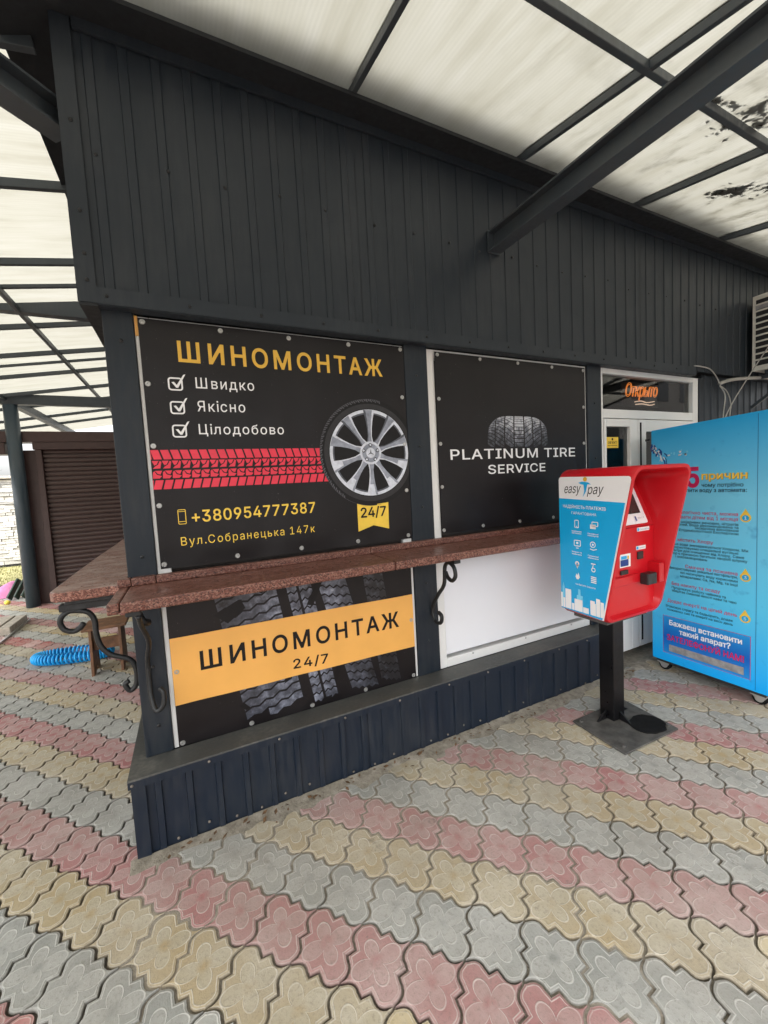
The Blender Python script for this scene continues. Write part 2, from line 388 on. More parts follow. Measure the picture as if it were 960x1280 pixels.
# ------------------------------------------------------------------ flat print (2-D shapes mapped on a surface)
GLYPHS = {
 '!': (196, '67,160 63,509 132,509 128,160 | 89,-4 73,3 66,9 60,16 53,32 52,41 53,50 60,66 66,73 73,79 89,86 107,86 116,83 123,79 130,73 136,66 143,50 143,32 136,16 130,9 123,3 116,-1 107,-4'),
 '+': (453, '198,34 198,364 255,364 255,34 | 61,172 61,226 391,226 391,172'),
 ',': (188, '38,-119 68,71 137,71 84,-119'),
 '.': (188, '86,-4 70,3 63,9 57,16 50,32 50,50 53,59 57,66 63,73 70,79 86,86 95,87 104,86 121,79 128,73 134,66 138,59 141,41 138,24 134,16 128,9 121,3 104,-4'),
 '/': (249, '235,533 71,-76 14,-76 178,533'),
 '0': (453, '227,-7 199,-5 174,1 151,11 130,24 111,41 95,62 80,86 69,113 60,144 53,178 49,214 48,254 49,294 53,330 60,364 69,395 81,422 95,447 112,467 130,484 151,498 174,508 200,514 227,516 254,514 279,508 302,498 323,484 342,467 358,447 372,422 384,395 393,364 400,330 404,294 405,254 404,214 400,178 393,144 384,113 373,86 359,62 342,41 323,24 302,11 279,1 254,-5 | 227,50 245,51 261,56 276,63 290,74 303,87 313,103 323,122 330,144 336,168 343,223 344,254 343,285 336,341 330,365 323,387 303,422 290,435 276,446 261,453 245,458 227,460 209,458 192,453 177,446 163,435 151,422 140,405 131,387 123,365 117,341 110,285 109,254 110,223 117,168 123,144 131,122 140,103 151,87 163,74 177,63 192,56 209,51'),
 '1': (453, '76,0 76,55 391,55 391,0 | 276,509 276,0 212,0 212,448 209,448 86,358 86,427 198,509'),
 '2': (453, '64,0 64,47 261,257 299,305 311,327 318,348 320,360 319,385 317,397 308,419 301,428 293,436 273,449 262,454 237,459 224,460 196,457 184,453 162,441 153,433 145,424 134,402 130,390 127,362 66,362 67,384 71,405 77,424 86,442 98,459 111,473 126,486 143,496 162,505 182,511 225,516 268,511 288,505 306,497 323,486 337,474 350,461 361,445 370,428 376,411 380,392 381,372 378,345 371,318 365,304 336,259 322,241 288,202 153,60 153,57 389,57 389,0'),
 '3': (453, '218,-7 195,-6 173,-3 152,2 114,19 98,30 83,43 70,57 60,74 52,91 46,111 44,132 109,132 111,119 115,107 126,87 134,78 154,64 165,59 191,52 204,50 234,51 262,56 287,67 297,74 307,83 315,93 321,104 325,116 328,130 329,145 326,172 322,184 316,196 308,207 299,217 288,226 275,234 260,240 223,247 157,248 157,299 288,448 288,452 70,452 70,509 372,509 372,461 211,278 211,289 239,290 264,288 287,284 308,276 327,265 344,253 359,239 371,222 381,205 392,166 393,145 392,123 387,103 380,84 370,66 358,50 344,36 327,23 309,12 288,4 266,-2 243,-6'),
 '4': (453, '40,105 40,158 247,509 311,509 109,166 109,163 413,163 413,105 | 282,0 282,318 343,318 343,0'),
 '5': (453, '221,-7 199,-6 178,-2 159,3 140,11 123,21 108,32 94,45 73,76 66,93 62,111 60,130 122,130 127,108 138,89 145,80 163,66 173,60 196,52 208,50 236,51 250,53 264,58 276,64 288,72 307,92 320,117 327,146 328,162 327,178 320,208 314,221 297,244 286,254 275,262 262,269 233,276 218,277 192,275 156,264 136,252 128,246 67,253 96,509 366,509 366,452 151,452 134,301 136,301 155,315 178,325 190,329 229,334 247,333 279,326 294,321 321,306 334,296 345,285 355,273 372,246 379,231 388,199 391,163 390,139 379,95 369,76 357,57 343,41 327,27 309,15 289,6 268,-1 245,-5'),
 '6': (453, '226,-7 203,-5 182,-1 161,5 142,15 125,26 109,40 96,56 84,74 75,94 69,115 65,138 64,162 65,180 68,199 73,219 89,261 102,285 137,340 252,509 322,509 151,261 145,261 165,288 179,299 196,307 224,314 257,313 278,309 298,303 316,295 332,284 346,271 359,257 370,240 378,221 384,201 388,180 389,157 388,134 384,112 377,92 368,73 356,55 343,39 327,26 310,14 291,5 271,-2 249,-6 | 226,48 241,49 267,56 289,70 299,79 314,101 320,114 327,142 327,173 320,201 307,225 299,235 289,244 267,258 254,262 226,265 198,262 186,258 174,252 163,244 153,235 138,214 132,201 128,188 125,158 128,128 132,114 145,90 153,79 163,70 186,56 198,52 212,49'),
 '7': (453, '97,0 323,448 323,452 62,452 62,509 391,509 391,449 165,0'),
 '8': (453, '226,-7 201,-6 156,3 136,11 117,21 101,33 86,47 74,62 64,78 57,96 53,115 52,135 55,166 59,181 72,208 90,231 101,241 125,256 153,265 153,267 135,273 119,282 105,293 93,308 83,324 76,342 72,360 70,380 75,417 90,450 101,464 114,477 129,488 146,498 164,506 184,511 226,516 269,511 288,506 306,498 323,488 337,477 350,464 361,450 370,434 377,417 382,380 380,361 376,342 369,324 359,308 347,293 333,282 318,273 300,267 300,265 327,256 351,241 362,231 372,220 387,195 393,181 400,151 401,135 399,115 395,96 388,78 378,62 366,47 352,33 335,21 317,11 296,3 275,-2 251,-6 | 226,49 258,52 272,55 285,60 296,66 307,74 323,91 329,102 333,113 336,126 337,139 336,152 329,177 322,189 314,199 305,208 295,216 283,223 256,232 226,235 196,232 169,223 157,216 147,208 138,199 130,189 123,177 116,152 115,139 116,126 119,113 123,102 129,91 136,82 156,66 167,60 180,55 210,50 | 239,290 252,292 274,300 293,313 307,330 316,351 319,376 316,399 313,410 308,420 294,437 285,444 264,454 240,459 226,460 200,457 188,454 167,444 151,429 139,410 134,388 133,376 136,351 139,341 151,321 159,313 178,300 201,292 213,290'),
 '9': (453, '226,516 249,514 271,510 291,503 310,494 328,482 343,468 356,452 368,434 377,414 384,393 388,371 389,347 388,328 385,309 380,290 373,270 363,248 334,197 200,0 130,0 301,248 307,248 294,227 281,215 257,202 238,196 218,195 195,196 175,199 155,206 137,214 106,237 94,252 83,269 74,287 68,307 65,329 64,352 65,375 69,397 75,417 96,454 110,469 125,483 162,504 182,510 203,514 | 226,460 199,457 174,446 163,438 145,419 138,407 133,395 126,367 125,352 126,336 133,308 138,295 145,284 163,265 174,257 186,251 212,244 226,243 240,244 267,251 279,257 299,273 314,295 320,308 327,335 327,366 324,381 320,394 307,419 299,429 290,438 279,446 254,457'),
 ':': (188, '86,-4 70,3 63,9 57,16 50,32 50,50 53,59 57,66 63,73 70,79 86,86 95,87 104,86 121,79 128,73 134,66 138,59 141,41 138,24 134,16 128,9 121,3 104,-4 | 95,271 78,274 70,278 63,284 57,291 50,307 50,325 57,342 63,349 78,359 95,362 113,359 128,349 134,342 138,334 141,316 138,299 134,291 128,284 121,278 113,274'),
 '?': (358, '132,152 134,200 137,216 141,230 146,241 160,261 177,277 197,291 220,306 230,314 247,334 258,357 261,370 262,384 259,406 250,425 237,441 220,452 211,456 189,461 178,462 147,457 128,448 112,434 100,416 93,392 92,378 27,378 29,399 33,418 40,436 49,452 60,467 73,479 87,490 103,499 120,506 157,515 178,516 219,511 238,506 255,498 270,489 284,478 296,465 306,451 314,435 323,401 324,382 323,362 314,327 306,311 296,297 284,284 270,272 226,241 213,229 203,214 197,196 194,172 194,152 | 155,-4 138,3 131,9 121,24 118,41 121,58 131,73 138,79 155,86 173,86 189,79 196,73 202,66 206,58 209,41 206,24 202,16 196,9 189,3 173,-4'),
 'A': (480, '16,0 201,509 276,509 463,0 395,0 270,352 250,420 232,478 245,478 213,371 191,302 85,0 | 110,142 110,199 370,199 370,142'),
 'C': (510, '267,-7 235,-5 205,1 177,11 150,25 126,42 104,63 86,88 70,115 57,146 48,179 42,215 40,254 42,293 48,329 57,362 70,393 86,421 104,445 126,466 150,484 177,498 205,508 235,514 267,516 305,513 340,504 357,498 388,481 402,471 415,460 427,447 448,418 463,385 469,367 473,348 408,348 401,373 389,395 375,413 348,435 327,445 304,452 267,456 245,454 223,450 203,443 184,432 166,419 150,403 137,385 125,364 116,340 109,314 105,285 103,254 105,223 109,194 116,168 125,145 137,123 151,105 166,89 184,76 203,66 223,59 245,54 280,53 304,57 327,64 348,74 375,96 389,114 401,136 408,160 473,160 469,142 457,107 438,76 428,62 416,49 388,28 357,11 341,5 305,-4'),
 'E': (419, '60,0 60,509 372,509 372,452 125,452 125,286 355,286 355,229 125,229 125,57 375,57 375,0'),
 'I': (300, '31,0 31,57 118,57 118,452 31,452 31,509 269,509 269,452 183,452 183,57 269,57 269,0'),
 'L': (393, '60,0 60,509 125,509 125,57 361,57 361,0'),
 'M': (628, '60,0 60,509 152,509 285,167 322,49 307,49 352,187 476,509 568,509 568,0 504,0 504,327 507,457 513,457 498,409 471,331 342,0 286,0 159,321 112,457 119,457 122,291 122,0'),
 'N': (523, '60,0 60,509 136,509 369,141 388,107 401,82 414,55 405,54 401,95 399,157 399,509 463,509 463,0 387,0 202,290 148,381 108,452 119,454 125,291 125,0'),
 'P': (445, '60,0 60,509 235,509 263,507 289,503 312,497 332,487 350,476 366,462 379,447 390,430 398,411 404,391 409,348 404,304 398,284 390,265 379,248 366,233 350,219 332,207 312,198 289,191 263,187 235,186 109,186 109,242 233,242 252,243 269,246 284,250 297,256 318,272 327,282 338,306 342,319 344,333 344,362 342,376 333,402 318,423 297,439 268,449 232,452 125,452 125,0'),
 'R': (449, '60,0 60,509 236,509 290,504 313,497 333,489 351,478 367,465 380,450 399,415 405,395 408,374 409,352 408,330 405,309 399,290 390,271 380,255 367,240 351,228 333,217 312,209 289,203 264,199 236,198 96,198 96,255 234,255 269,258 298,267 309,273 319,281 327,290 334,300 339,312 344,338 345,352 342,380 339,393 334,405 319,425 298,440 269,449 233,452 125,452 125,0 | 353,0 230,229 303,229 428,0'),
 'S': (447, '224,-9 197,-8 149,1 128,9 108,19 91,31 76,45 64,60 54,77 46,96 41,115 38,137 104,137 110,110 116,98 123,88 132,79 142,71 154,64 166,59 194,52 224,49 257,52 272,55 299,66 321,82 336,102 345,126 346,139 345,151 338,171 332,179 316,193 296,205 245,222 184,239 154,249 128,260 105,274 86,289 71,307 60,326 54,348 52,372 53,393 58,413 65,431 75,448 87,463 102,476 119,488 138,498 158,506 180,511 227,516 275,511 316,498 334,488 351,476 365,463 377,449 387,433 394,415 399,397 401,378 337,378 334,396 326,412 316,426 302,437 286,447 267,453 247,457 225,459 194,456 167,448 145,435 136,427 123,409 118,398 115,376 116,363 119,352 124,342 139,326 158,313 212,293 276,276 312,264 336,252 359,238 379,220 395,198 401,185 405,171 408,139 407,118 403,99 396,81 386,64 374,48 360,34 343,21 302,2 278,-4 252,-8'),
 'T': (449, '32,452 32,509 417,509 417,452 257,452 257,0 193,0 193,452'),
 'U': (517, '259,-8 230,-7 203,-2 177,5 154,15 133,28 114,43 98,60 85,80 74,101 66,124 62,148 60,173 60,509 124,509 124,178 125,160 128,144 133,128 150,99 160,87 187,68 203,61 220,56 239,53 259,52 279,53 298,56 315,61 331,68 345,77 357,87 368,99 377,113 384,128 389,144 392,160 393,178 393,509 457,509 457,173 456,148 451,124 443,101 433,80 419,60 403,43 384,28 363,15 340,5 315,-2 288,-7'),
 'V': (480, '204,0 16,509 84,509 209,158 248,31 235,31 267,138 395,509 463,509 278,0'),
 'a': (389, '160,-9 142,-8 110,-1 94,5 80,12 57,32 40,58 35,73 31,90 30,108 31,123 34,138 43,161 50,171 67,187 89,199 125,211 209,224 244,228 259,232 270,238 275,248 276,257 271,288 267,297 256,311 240,322 220,329 196,331 171,329 159,326 140,318 124,307 107,288 100,274 41,291 48,308 67,335 79,346 104,364 133,375 163,382 179,384 227,382 263,372 275,367 296,353 315,333 329,306 336,272 337,251 337,0 277,0 277,52 272,52 269,45 264,38 252,25 236,12 215,1 190,-6 | 170,45 187,46 216,53 239,66 257,83 269,104 275,126 276,138 276,190 265,184 253,180 200,171 144,162 125,155 110,145 103,139 98,132 93,115 92,95 94,87 102,72 107,66 121,56 139,49'),
 'e': (404, '212,-8 185,-7 161,-2 138,6 117,16 98,30 82,46 68,64 56,85 46,108 40,132 35,159 34,187 35,215 39,242 46,267 55,290 67,311 81,329 97,346 115,359 135,370 157,378 180,383 221,384 251,379 280,368 294,361 319,341 331,329 341,315 350,299 357,282 363,263 368,242 371,194 371,169 75,169 75,221 338,221 310,202 307,237 303,254 298,269 283,294 273,305 263,314 250,321 237,326 222,329 205,330 189,329 173,326 159,321 146,313 135,304 125,294 116,282 109,270 103,256 99,241 96,211 97,157 104,122 110,106 118,92 128,80 139,70 151,61 179,50 195,47 212,46 234,48 263,56 278,66 292,80 302,96 306,105 365,91 360,77 353,63 345,51 335,39 311,19 298,11 283,4 249,-5'),
 'g': (425, '207,-151 168,-148 134,-140 105,-127 82,-110 64,-91 51,-69 101,-41 110,-53 128,-72 154,-88 165,-92 192,-97 229,-96 249,-92 267,-85 282,-75 295,-62 304,-47 310,-28 311,-6 311,68 306,68 287,41 280,34 263,21 241,11 212,5 173,6 152,10 132,17 113,27 95,39 80,53 55,90 46,112 39,136 35,163 34,191 35,220 39,246 46,271 55,293 66,314 80,332 95,347 112,361 131,371 152,378 173,383 213,384 228,382 242,378 264,367 288,346 308,319 313,319 313,379 372,379 372,-9 371,-32 367,-54 360,-73 350,-90 338,-104 324,-117 291,-136 251,-147 229,-150 | 205,59 222,60 237,63 251,68 264,75 275,84 285,95 293,107 300,121 309,154 312,172 312,212 305,248 300,264 285,291 275,303 264,312 251,320 222,329 205,330 188,329 172,325 158,320 145,312 134,302 124,290 115,277 103,246 99,229 96,193 99,155 103,138 116,108 124,96 134,85 145,76 158,68 172,63 188,60'),
 'p': (424, '53,-143 53,379 112,379 112,319 118,319 137,346 161,367 171,373 183,378 212,384 252,383 274,378 294,371 313,361 330,347 345,332 359,313 370,293 379,270 385,245 389,218 390,189 389,160 385,133 379,108 370,84 359,64 346,45 330,29 313,16 294,5 274,-2 252,-7 229,-8 198,-5 184,-1 162,10 138,31 118,59 114,59 114,-143 | 220,47 237,48 253,51 267,57 291,76 301,88 309,101 316,117 321,133 325,151 328,189 325,227 321,245 316,261 301,290 291,301 280,311 267,319 253,325 237,329 220,330 203,329 174,320 161,312 150,302 140,291 132,278 125,263 120,247 113,210 113,169 120,132 125,115 140,86 150,75 162,65 174,57 188,51 204,48'),
 's': (365, '182,-8 145,-5 128,-2 112,3 84,18 72,27 62,38 45,63 36,94 94,107 99,92 105,79 114,69 124,60 136,54 150,49 165,46 181,45 200,46 217,50 232,55 244,62 255,71 262,81 267,91 268,103 265,121 254,136 237,147 212,155 149,170 125,177 104,186 87,196 72,208 61,222 53,237 48,255 47,274 48,290 51,305 57,319 65,332 75,343 87,354 100,363 131,377 167,384 206,384 239,378 267,366 290,349 299,339 314,316 324,290 268,277 264,288 251,307 243,316 232,323 219,328 205,331 187,333 171,332 156,329 143,324 131,317 121,308 114,299 110,289 109,277 112,258 117,250 124,243 133,237 157,227 254,202 275,194 292,183 306,171 317,158 325,142 330,125 331,107 330,90 321,61 312,47 302,35 290,24 260,6 223,-5'),
 'y': (389, '47,-139 61,-86 88,-90 104,-89 118,-84 124,-80 136,-67 146,-48 163,-1 17,379 84,379 177,121 206,21 184,21 212,121 305,379 371,379 198,-72 184,-97 177,-107 159,-124 139,-136 117,-143 104,-145 77,-145'),
 'Є': (510, '267,-7 235,-5 205,1 177,11 150,25 126,42 104,63 86,88 70,115 57,146 48,179 42,215 40,254 42,293 48,329 57,362 70,393 86,421 104,445 126,466 150,484 177,498 205,508 235,514 267,516 305,513 340,504 357,498 388,481 402,471 415,460 427,447 448,418 463,385 469,367 473,348 408,348 401,373 389,395 375,413 348,435 327,445 304,452 267,456 244,454 223,450 203,443 184,432 166,419 150,404 137,385 125,364 116,340 109,314 105,285 103,254 105,223 109,194 116,168 125,145 137,123 150,105 166,89 184,76 203,66 223,59 244,54 279,53 304,57 337,68 357,80 375,96 389,114 401,136 408,160 473,160 469,142 457,107 438,76 428,62 416,49 388,28 357,11 341,5 305,-4 | 81,231 81,288 316,288 316,231'),
 'І': (300, '31,0 31,57 118,57 118,452 31,452 31,509 269,509 269,452 183,452 183,57 269,57 269,0'),
 'А': (480, '16,0 201,509 276,509 463,0 395,0 270,352 250,420 232,478 245,478 213,371 191,302 85,0 | 110,142 110,199 370,199 370,142'),
 'Б': (449, '60,0 60,509 364,509 364,452 125,452 125,295 242,295 267,294 290,291 312,285 332,278 349,268 365,256 379,243 390,228 399,211 406,192 411,151 406,108 399,88 390,71 379,55 365,41 350,29 332,18 312,10 267,1 242,0 | 125,56 240,56 265,58 286,63 304,70 320,81 332,95 340,111 345,130 347,151 345,171 340,188 332,203 320,216 304,226 286,233 265,238 240,239 125,239'),
 'В': (456, '60,0 60,509 241,509 266,508 310,499 329,491 345,481 359,469 371,456 381,442 394,410 397,392 398,374 395,344 392,331 387,320 373,301 365,293 347,280 326,270 315,267 315,262 327,261 351,252 374,237 385,227 394,216 409,189 414,173 417,155 418,136 417,117 408,83 400,67 390,52 377,39 362,28 344,18 324,10 301,4 275,1 247,0 | 125,57 245,57 272,58 296,63 315,70 330,80 341,92 349,105 354,120 355,149 348,173 335,194 327,203 306,218 293,224 279,228 248,231 125,231 | 125,285 238,285 265,288 277,291 299,302 308,309 316,317 323,326 329,337 333,348 336,372 334,388 330,403 323,417 313,429 299,439 283,446 263,450 240,452 125,452'),
 'Г': (401, '370,509 370,452 125,452 125,0 60,0 60,509'),
 'Д': (569, '32,-109 32,57 73,57 91,77 107,106 122,146 130,180 140,243 145,294 162,509 480,509 480,57 537,57 537,-109 475,-109 475,0 94,0 94,-109 | 147,57 416,57 416,452 221,452 206,268 200,217 192,171 182,130 170,95 156,67'),
 'Е': (419, '60,0 60,509 372,509 372,452 125,452 125,286 355,286 355,229 125,229 125,57 375,57 375,0'),
 'Ж': (668, '366,509 366,0 302,0 302,509 | 18,0 183,265 32,509 110,509 241,283 429,283 559,509 636,509 486,264 650,0 576,0 439,226 229,226 91,0'),
 'З': (431, '216,-7 192,-6 147,3 127,11 109,20 92,31 78,44 66,59 56,75 48,93 44,112 42,132 107,132 112,108 117,97 123,88 131,79 140,71 161,60 174,55 201,50 231,51 260,56 284,67 295,74 312,92 323,114 326,139 326,153 323,165 312,188 304,198 295,207 272,221 258,226 242,230 207,233 166,233 166,289 222,289 235,291 260,299 281,312 289,320 296,329 305,351 308,362 309,375 306,399 297,420 291,429 284,437 265,449 254,454 230,459 216,460 191,457 167,450 146,438 137,431 123,413 116,391 115,378 53,378 54,398 59,417 66,434 76,450 88,465 102,478 118,489 135,498 154,506 174,511 217,516 262,511 281,505 300,497 330,475 343,461 353,446 361,430 367,414 371,396 372,378 370,358 366,339 359,322 349,306 336,292 322,280 305,271 287,264 287,260 302,257 317,252 330,246 353,229 363,219 378,196 387,169 390,139 388,119 384,99 377,81 367,64 355,48 341,35 324,22 306,12 285,4 264,-2 241,-6'),
 'И': (523, '463,0 398,0 398,298 404,454 416,452 334,310 137,0 60,0 60,509 125,509 125,195 120,68 118,54 110,55 136,107 171,169 388,509 463,509'),
 'Й': (523, '463,0 398,0 398,298 404,454 416,452 334,310 137,0 60,0 60,509 125,509 125,195 120,68 118,54 110,55 136,107 171,169 388,509 463,509 | 262,562 249,563 224,570 212,575 192,590 177,610 171,621 164,646 164,659 208,659 209,648 212,637 217,628 223,621 232,614 241,609 262,606 284,609 293,614 308,628 312,637 315,648 316,659 361,659 358,633 354,621 341,600 333,590 313,575 289,566 276,563'),
 'К': (467, '60,0 60,509 125,509 125,287 196,287 362,509 440,509 251,262 449,0 371,0 199,231 125,231 125,0'),
 'Л': (520, '32,0 32,57 57,57 76,62 84,66 91,72 97,80 107,103 114,135 119,181 146,509 460,509 460,0 395,0 395,452 205,452 180,154 174,115 166,81 161,67 147,42 140,32 120,16 109,10 97,6 67,1'),
 'М': (628, '60,0 60,509 152,509 285,167 322,49 307,49 352,187 476,509 568,509 568,0 504,0 504,327 507,457 513,457 498,409 471,331 342,0 286,0 159,321 112,457 119,457 122,291 122,0'),
 'Н': (517, '60,0 60,509 125,509 125,289 392,289 392,509 457,509 457,0 392,0 392,232 125,232 125,0'),
 'О': (533, '267,-7 235,-5 205,1 177,11 150,25 126,42 105,63 86,88 70,115 57,146 48,179 42,215 40,254 42,293 48,329 57,362 70,393 86,421 105,445 126,466 150,484 177,498 205,508 235,514 267,516 299,514 329,508 357,498 384,484 408,466 429,445 448,421 464,393 477,362 486,329 491,293 493,254 491,215 486,179 477,146 464,115 448,88 429,63 408,42 384,25 357,11 329,1 299,-5 | 267,53 289,54 310,59 330,66 349,76 367,89 383,105 396,123 408,144 418,168 425,194 429,223 430,254 429,286 425,314 418,341 408,365 396,386 383,404 367,420 349,433 330,443 310,450 289,454 267,456 245,454 223,450 203,443 184,433 167,420 151,404 137,385 125,364 116,340 109,314 105,285 103,254 105,223 109,194 116,168 125,144 137,123 151,105 167,89 184,76 203,66 223,59 245,54'),
 'П': (517, '457,509 457,0 392,0 392,452 125,452 125,0 60,0 60,509'),
 'Р': (445, '60,0 60,509 235,509 263,507 289,503 312,497 332,487 350,476 366,462 379,447 390,430 398,411 404,391 409,348 404,304 398,284 390,265 379,248 366,233 350,219 332,207 312,198 289,191 263,187 235,186 109,186 109,242 233,242 252,243 269,246 284,250 297,256 318,272 327,282 338,306 342,319 344,333 344,362 342,376 333,402 318,423 297,439 268,449 232,452 125,452 125,0'),
 'С': (510, '267,-7 235,-5 205,1 177,11 150,25 126,42 104,63 86,88 70,115 57,146 48,179 42,215 40,254 42,293 48,329 57,362 70,393 86,421 104,445 126,466 150,484 177,498 205,508 235,514 267,516 305,513 340,504 357,498 388,481 402,471 415,460 427,447 448,418 463,385 469,367 473,348 408,348 401,373 389,395 375,413 348,435 327,445 304,452 267,456 245,454 223,450 203,443 184,432 166,419 150,403 137,385 125,364 116,340 109,314 105,285 103,254 105,223 109,194 116,168 125,145 137,123 151,105 166,89 184,76 203,66 223,59 245,54 280,53 304,57 327,64 348,74 375,96 389,114 401,136 408,160 473,160 469,142 457,107 438,76 428,62 416,49 388,28 357,11 341,5 305,-4'),
 'Т': (449, '32,452 32,509 417,509 417,452 257,452 257,0 193,0 193,452'),
 'У': (437, '87,0 87,57 122,57 145,59 163,65 170,70 176,76 181,83 195,116 16,509 87,509 171,318 209,215 232,149 214,149 278,327 351,509 420,509 239,72 227,50 213,31 195,17 184,11 171,6 140,1'),
 'Ф': (578, '233,38 202,43 173,52 146,63 122,78 101,95 83,116 68,139 56,164 47,192 42,222 40,254 42,287 47,317 56,345 68,370 83,393 101,413 122,431 146,446 173,457 202,466 233,471 311,472 345,471 376,466 405,457 431,446 455,431 476,413 494,393 510,370 522,345 530,317 536,287 537,254 536,222 530,192 522,164 510,139 494,116 476,95 455,78 431,63 405,52 376,43 345,38 | 334,97 380,106 399,114 417,124 432,137 445,151 456,168 464,187 470,207 474,230 475,254 474,279 470,301 464,322 456,341 445,357 432,372 417,384 399,395 380,402 358,408 334,412 269,413 244,412 220,408 198,402 179,395 161,384 146,372 133,357 122,341 114,322 108,301 104,279 103,254 104,230 108,207 114,187 122,168 133,151 146,137 161,124 179,114 198,106 244,97 | 257,-29 257,538 321,538 321,-29'),
 'Х': (474, '18,0 217,284 217,236 29,509 104,509 219,337 243,292 232,292 243,311 266,353 374,509 446,509 259,239 259,287 456,0 382,0 292,129 245,203 230,231 244,231 216,181 182,129 91,0'),
 'Ц': (502, '442,0 60,0 60,509 125,509 125,57 378,57 378,509 442,509 | 430,-109 430,0 405,0 405,56 492,56 491,-109'),
 'Ш': (666, '60,509 125,509 125,57 301,57 301,509 365,509 365,57 542,57 542,509 606,509 606,0 60,0'),
 'Ь': (452, '108,308 246,308 295,303 317,297 337,289 355,279 371,267 385,253 397,237 406,219 412,200 416,179 418,157 416,133 412,112 406,92 397,73 385,57 372,42 356,30 337,19 317,11 295,5 272,1 246,0 60,0 60,509 125,509 125,56 246,56 269,58 290,63 309,71 325,83 337,98 346,115 352,135 354,157 353,171 346,196 333,217 324,226 303,240 291,245 262,250 246,251 108,251'),
 'Я': (449, '389,0 324,0 324,452 216,452 180,449 165,445 152,440 140,433 130,425 115,405 110,393 105,367 104,352 107,324 110,312 115,300 122,290 130,281 140,273 165,262 180,258 216,255 353,255 353,198 213,198 185,199 160,203 137,209 116,217 98,228 83,240 69,255 59,271 50,290 44,309 41,330 40,352 41,374 44,395 50,415 69,450 82,465 98,478 116,489 136,497 159,504 213,509 389,509 | 96,0 22,0 146,229 219,229'),
 'а': (389, '160,-9 142,-8 110,-1 94,5 80,12 57,32 40,58 35,73 31,90 30,108 31,123 34,138 43,161 50,171 67,187 89,199 125,211 209,224 244,228 259,232 270,238 275,248 276,257 271,288 267,297 256,311 240,322 220,329 196,331 171,329 159,326 140,318 124,307 107,288 100,274 41,291 48,308 67,335 79,346 104,364 133,375 163,382 179,384 227,382 263,372 275,367 296,353 315,333 329,306 336,272 337,251 337,0 277,0 277,52 272,52 269,45 264,38 252,25 236,12 215,1 190,-6 | 170,45 187,46 216,53 239,66 257,83 269,104 275,126 276,138 276,190 265,184 253,180 200,171 144,162 125,155 110,145 103,139 98,132 93,115 92,95 94,87 102,72 107,66 121,56 139,49'),
 'б': (411, '208,-8 184,-7 161,-2 139,5 119,15 101,28 84,44 70,62 57,82 47,105 40,129 36,156 34,198 36,253 41,301 50,342 62,376 79,403 101,426 127,443 143,450 177,460 216,466 249,469 267,472 279,477 287,484 292,492 294,503 294,509 349,509 346,483 343,471 332,452 324,444 315,437 304,431 275,422 238,417 214,415 172,406 155,401 140,393 127,383 116,371 107,356 99,339 93,318 88,294 85,266 86,266 99,291 118,314 141,334 167,350 182,356 197,360 229,363 249,362 269,357 287,350 304,339 320,326 334,311 347,294 366,253 372,230 376,207 377,181 376,155 372,130 365,107 355,84 343,64 329,46 313,30 295,17 275,6 254,-2 231,-7 | 208,46 225,47 240,50 253,55 266,62 277,71 287,81 296,94 309,123 313,140 316,178 313,216 304,249 289,275 279,285 268,294 256,301 242,306 227,309 211,310 194,309 164,300 151,293 138,283 118,260 110,245 104,230 99,213 96,175 96,157 103,124 109,109 126,82 148,62 161,55 176,50 191,47'),
 'в': (392, '53,0 53,379 208,379 238,378 264,372 287,364 307,352 323,337 334,320 341,300 343,278 342,262 339,248 332,236 324,226 313,217 300,209 270,199 291,194 312,185 330,171 338,162 351,141 355,130 358,102 357,88 350,62 335,39 325,29 300,13 285,7 269,3 232,0 | 111,56 232,56 259,59 279,70 286,77 291,86 294,96 295,108 294,121 291,133 286,144 279,153 269,160 259,165 246,168 232,169 111,169 | 111,220 209,220 225,221 252,228 263,234 271,242 277,251 281,261 282,273 281,284 277,294 271,303 252,316 225,323 208,324 111,324'),
 'г': (304, '290,379 290,323 114,323 114,0 53,0 53,379'),
 'д': (427, '13,-110 13,56 44,56 50,62 65,82 79,116 85,138 98,231 110,379 356,379 356,56 414,56 414,-110 353,-110 353,0 74,0 74,-110 | 114,56 295,56 295,323 166,323 151,175 143,127 131,87'),
 'е': (404, '212,-8 185,-7 161,-2 138,6 117,16 98,30 82,46 68,64 56,85 46,108 40,132 35,159 34,187 35,215 39,242 46,267 55,290 67,311 81,329 97,346 115,359 135,370 157,378 180,383 221,384 251,379 280,368 294,361 319,341 331,329 341,315 350,299 357,282 363,263 368,242 371,194 371,169 75,169 75,221 338,221 310,202 307,237 303,254 298,269 283,294 273,305 263,314 250,321 237,326 222,329 205,330 189,329 173,326 159,321 146,313 135,304 125,294 116,282 109,270 103,256 99,241 96,211 97,157 104,122 110,106 118,92 128,80 139,70 151,61 179,50 195,47 212,46 234,48 263,56 278,66 292,80 302,96 306,105 365,91 360,77 353,63 345,51 335,39 311,19 298,11 283,4 249,-5'),
 'ж': (563, '21,0 174,193 23,379 95,379 221,218 252,218 252,379 313,379 313,218 342,218 468,379 541,379 390,193 543,0 469,0 342,162 313,162 313,0 252,0 252,162 223,162 95,0'),
